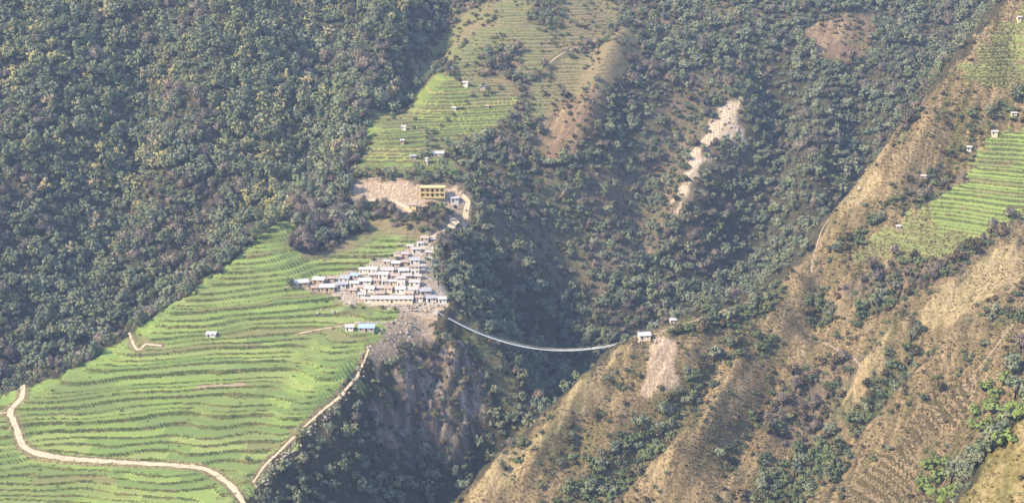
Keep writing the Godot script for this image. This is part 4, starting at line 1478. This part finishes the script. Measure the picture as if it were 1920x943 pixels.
func build_bridge() -> void:
	var a := hit(823, 591)
	a = spot(a.x, -a.z, .6)
	var r := ray(1170, 652)
	var db := 699.0
	var b := Vector3(r.x * db, r.y * db + EYE, -db)
	b.y = maxf(b.y, spot(b.x, db, .3).y)
	var o := thing("suspension_bridge", "long pale steel suspension footbridge sagging across the gorge", "bridge", a)
	var span := b - a
	var flat := Vector3(span.x, 0, span.z).normalized()
	var side := Vector3(-flat.z, 0, flat.x)
	var n := 72
	var pts := PackedVector3Array()
	for i in n + 1:
		var t := float(i) / n
		pts.append(span * t + Vector3(0, -11.4 * 4.0 * t * (1.0 - t), 0))
	var deck := Sheet.new()
	for i in n:
		var m := (pts[i] + pts[i + 1]) * .5
		var f := (pts[i + 1] - pts[i]).normalized()
		box(deck, m, Vector3(pts[i].distance_to(pts[i + 1]) + .02, .10, 1.3), Basis(f, side.cross(f) * -1.0, side))
	part("deck", deck.mesh(), mats.deck, o)
	for g in [-1.0, 1.0]:
		for lift in [[-.12, .07, "main_cable"], [1.25, .06, "handrail_cable"]]:
			var s := Sheet.new()
			for i in n:
				limb(s, pts[i] + side * g * .62 + Vector3(0, lift[0], 0), pts[i + 1] + side * g * .62 + Vector3(0, lift[0], 0), lift[1], lift[1], Color.WHITE, 6)
			s.c.clear()
			part(lift[2], s.mesh(), mats.steel, o)
		var net := Sheet.new()
		for i in n:
			for k in 3:
				var p: Vector3 = pts[i].lerp(pts[i + 1], k / 3.0) + side * g * .6
				limb(net, p, p + Vector3(0, 1.25, 0), .032, .032, Color.WHITE, 3)
			for k in 5:
				var y := .2 + k * .2
				limb(net, pts[i] + side * g * .6 + Vector3(0, y, 0), pts[i + 1] + side * g * .6 + Vector3(0, y, 0), .024, .024, Color.WHITE, 3)
		net.c.clear()
		part("wire_netting", net.mesh(), mats.steel, o)
	for e in [[Vector3.ZERO, -1.0], [span, 1.0]]:
		var bl := Sheet.new()
		box(bl, e[0] + flat * e[1] * 1.7 + Vector3(0, -.55, 0), Vector3(3.2, 1.5, 3.0), Basis(flat, Vector3.UP, side))
		var anchor := part("anchor_block", bl.mesh(), mats.cement, o)
		for g in [-1.0, 1.0]:
			part("post", boxed(e[0] + side * g * .8 + flat * e[1] * .3 + Vector3(0, .75, 0), Vector3(.28, 1.5, .28), Basis(flat, Vector3.UP, side)), mats.cement, anchor)

# ---------------------------------------------------------------- stones

var rocks := []

func rock(seed_: int) -> ArrayMesh:     # an uneven block with knocked-off corners
	var r := RandomNumberGenerator.new()
	r.seed = seed_
	var im := SphereMesh.new()
	im.radial_segments = 7
	im.rings = 4
	var arr := im.get_mesh_arrays()
	var v: PackedVector3Array = arr[Mesh.ARRAY_VERTEX]
	var idx: PackedInt32Array = arr[Mesh.ARRAY_INDEX]
	var moved := {}
	for i in v.size():
		var key := v[i].snapped(Vector3.ONE * .01)
		if not moved.has(key):
			var q := v[i] * 2.0
			q = q.sign() * Vector3(pow(absf(q.x), .6), pow(absf(q.y), .7), pow(absf(q.z), .6))
			moved[key] = q * r.randf_range(.72, 1.08)
		v[i] = moved[key]
	var s := Sheet.new()
	for t in range(0, idx.size(), 3):
		if v[idx[t]].distance_to(v[idx[t + 1]]) > .01 and v[idx[t + 1]].distance_to(v[idx[t + 2]]) > .01 and v[idx[t]].distance_to(v[idx[t + 2]]) > .01:
			face(s, [v[idx[t]], v[idx[t + 1]], v[idx[t + 2]]])
	return s.mesh()

func build_rocks() -> void:
	# the tumbled wall along the brink of the fields
	var line := [690, 655, 676, 700, 652, 738, 615, 775, 580, 808, 545, 845, 510, 880, 484, 918]
	var p0 := hit(line[0], line[1])
	var o := thing("brink_wall", "tumbled pale dry stone wall along the brink of the green terraces", "stone wall", spot(p0.x, -p0.z))
	var steps := 120
	for k in steps:
		var t := float(k) / (steps - 1) * (line.size() / 2 - 1)
		var i := mini(int(t), line.size() / 2 - 2)
		var u := lerpf(line[i * 2], line[i * 2 + 2], t - i) + rng.randf_range(-11, 11)
		var v := lerpf(line[i * 2 + 1], line[i * 2 + 3], t - i) + rng.randf_range(-6, 6)
		var p := hit(u, v)
		var s := rng.randf_range(.35, .95)
		var m := part("stone", rocks[k % 4], mats.rubble if k % 3 else mats.stone, o, spot(p.x, -p.z, .1) - o.position, rng.randf() * TAU)
		m.scale = Vector3(s, s * .7, s * .8)
	# boulders: photo area, how many, size, label
	for a in [[800, 572, 36, 14, 26, .5, 1.2, "pale boulder in the rubble at the bridge head", "boulders at the bridge head"], [745, 625, 34, 26, 34, .4, 1.0, "brown stone on the rubble slope below the bridge head", "stones on the rubble slope"], [612, 582, 22, 10, 10, .5, 1.1, "pale boulder at the field edge below the village", "boulders below the village"], [1360, 235, 26, 40, 24, .6, 1.6, "pale boulder on the far landslip scar", "boulders on the landslip"], [1215, 640, 26, 9, 12, .4, 1.0, "pale boulder on the crest below the cream hut", "boulders on the crest"], [1600, 365, 36, 30, 18, .5, 1.2, "pale boulder on the bare brow of the dry hillside", "boulders on the brow"], [1820, 730, 14, 24, 18, .4, .9, "pale stone on the path above the brown stepped ground", "stones above the stepped ground"], [820, 745, 70, 50, 12, .8, 1.8, "grey block of rock jutting from the gorge cliff", "blocks of the gorge cliff"], [850, 405, 26, 26, 18, .4, 1.0, "pale stone beside the track from village to school", "stones by the school track"], [560, 538, 24, 6, 10, .4, .8, "pale stone at the end of the village by the crops", "stones by the crops"], [690, 480, 30, 8, 8, .4, .8, "grey stone on the bank above the upper row of houses", "stones above the village"]]:
		for k in a[4]:
			var p := hit(a[0] + rng.randf_range(-1, 1) * a[2], a[1] + rng.randf_range(-1, 1) * a[3])
			var s := rng.randf_range(a[5], a[6])
			var m := part(numbered("boulder"), rocks[k % 4], mats.cliff_stone if a[0] == 820 else (mats.rubble if k % 2 else mats.stone), self, spot(p.x, -p.z, s * .15), rng.randf() * TAU)
			m.scale = Vector3(s, s * rng.randf_range(.6, 1.1), s * .85)
			tag(m, a[7], "boulder", a[8])
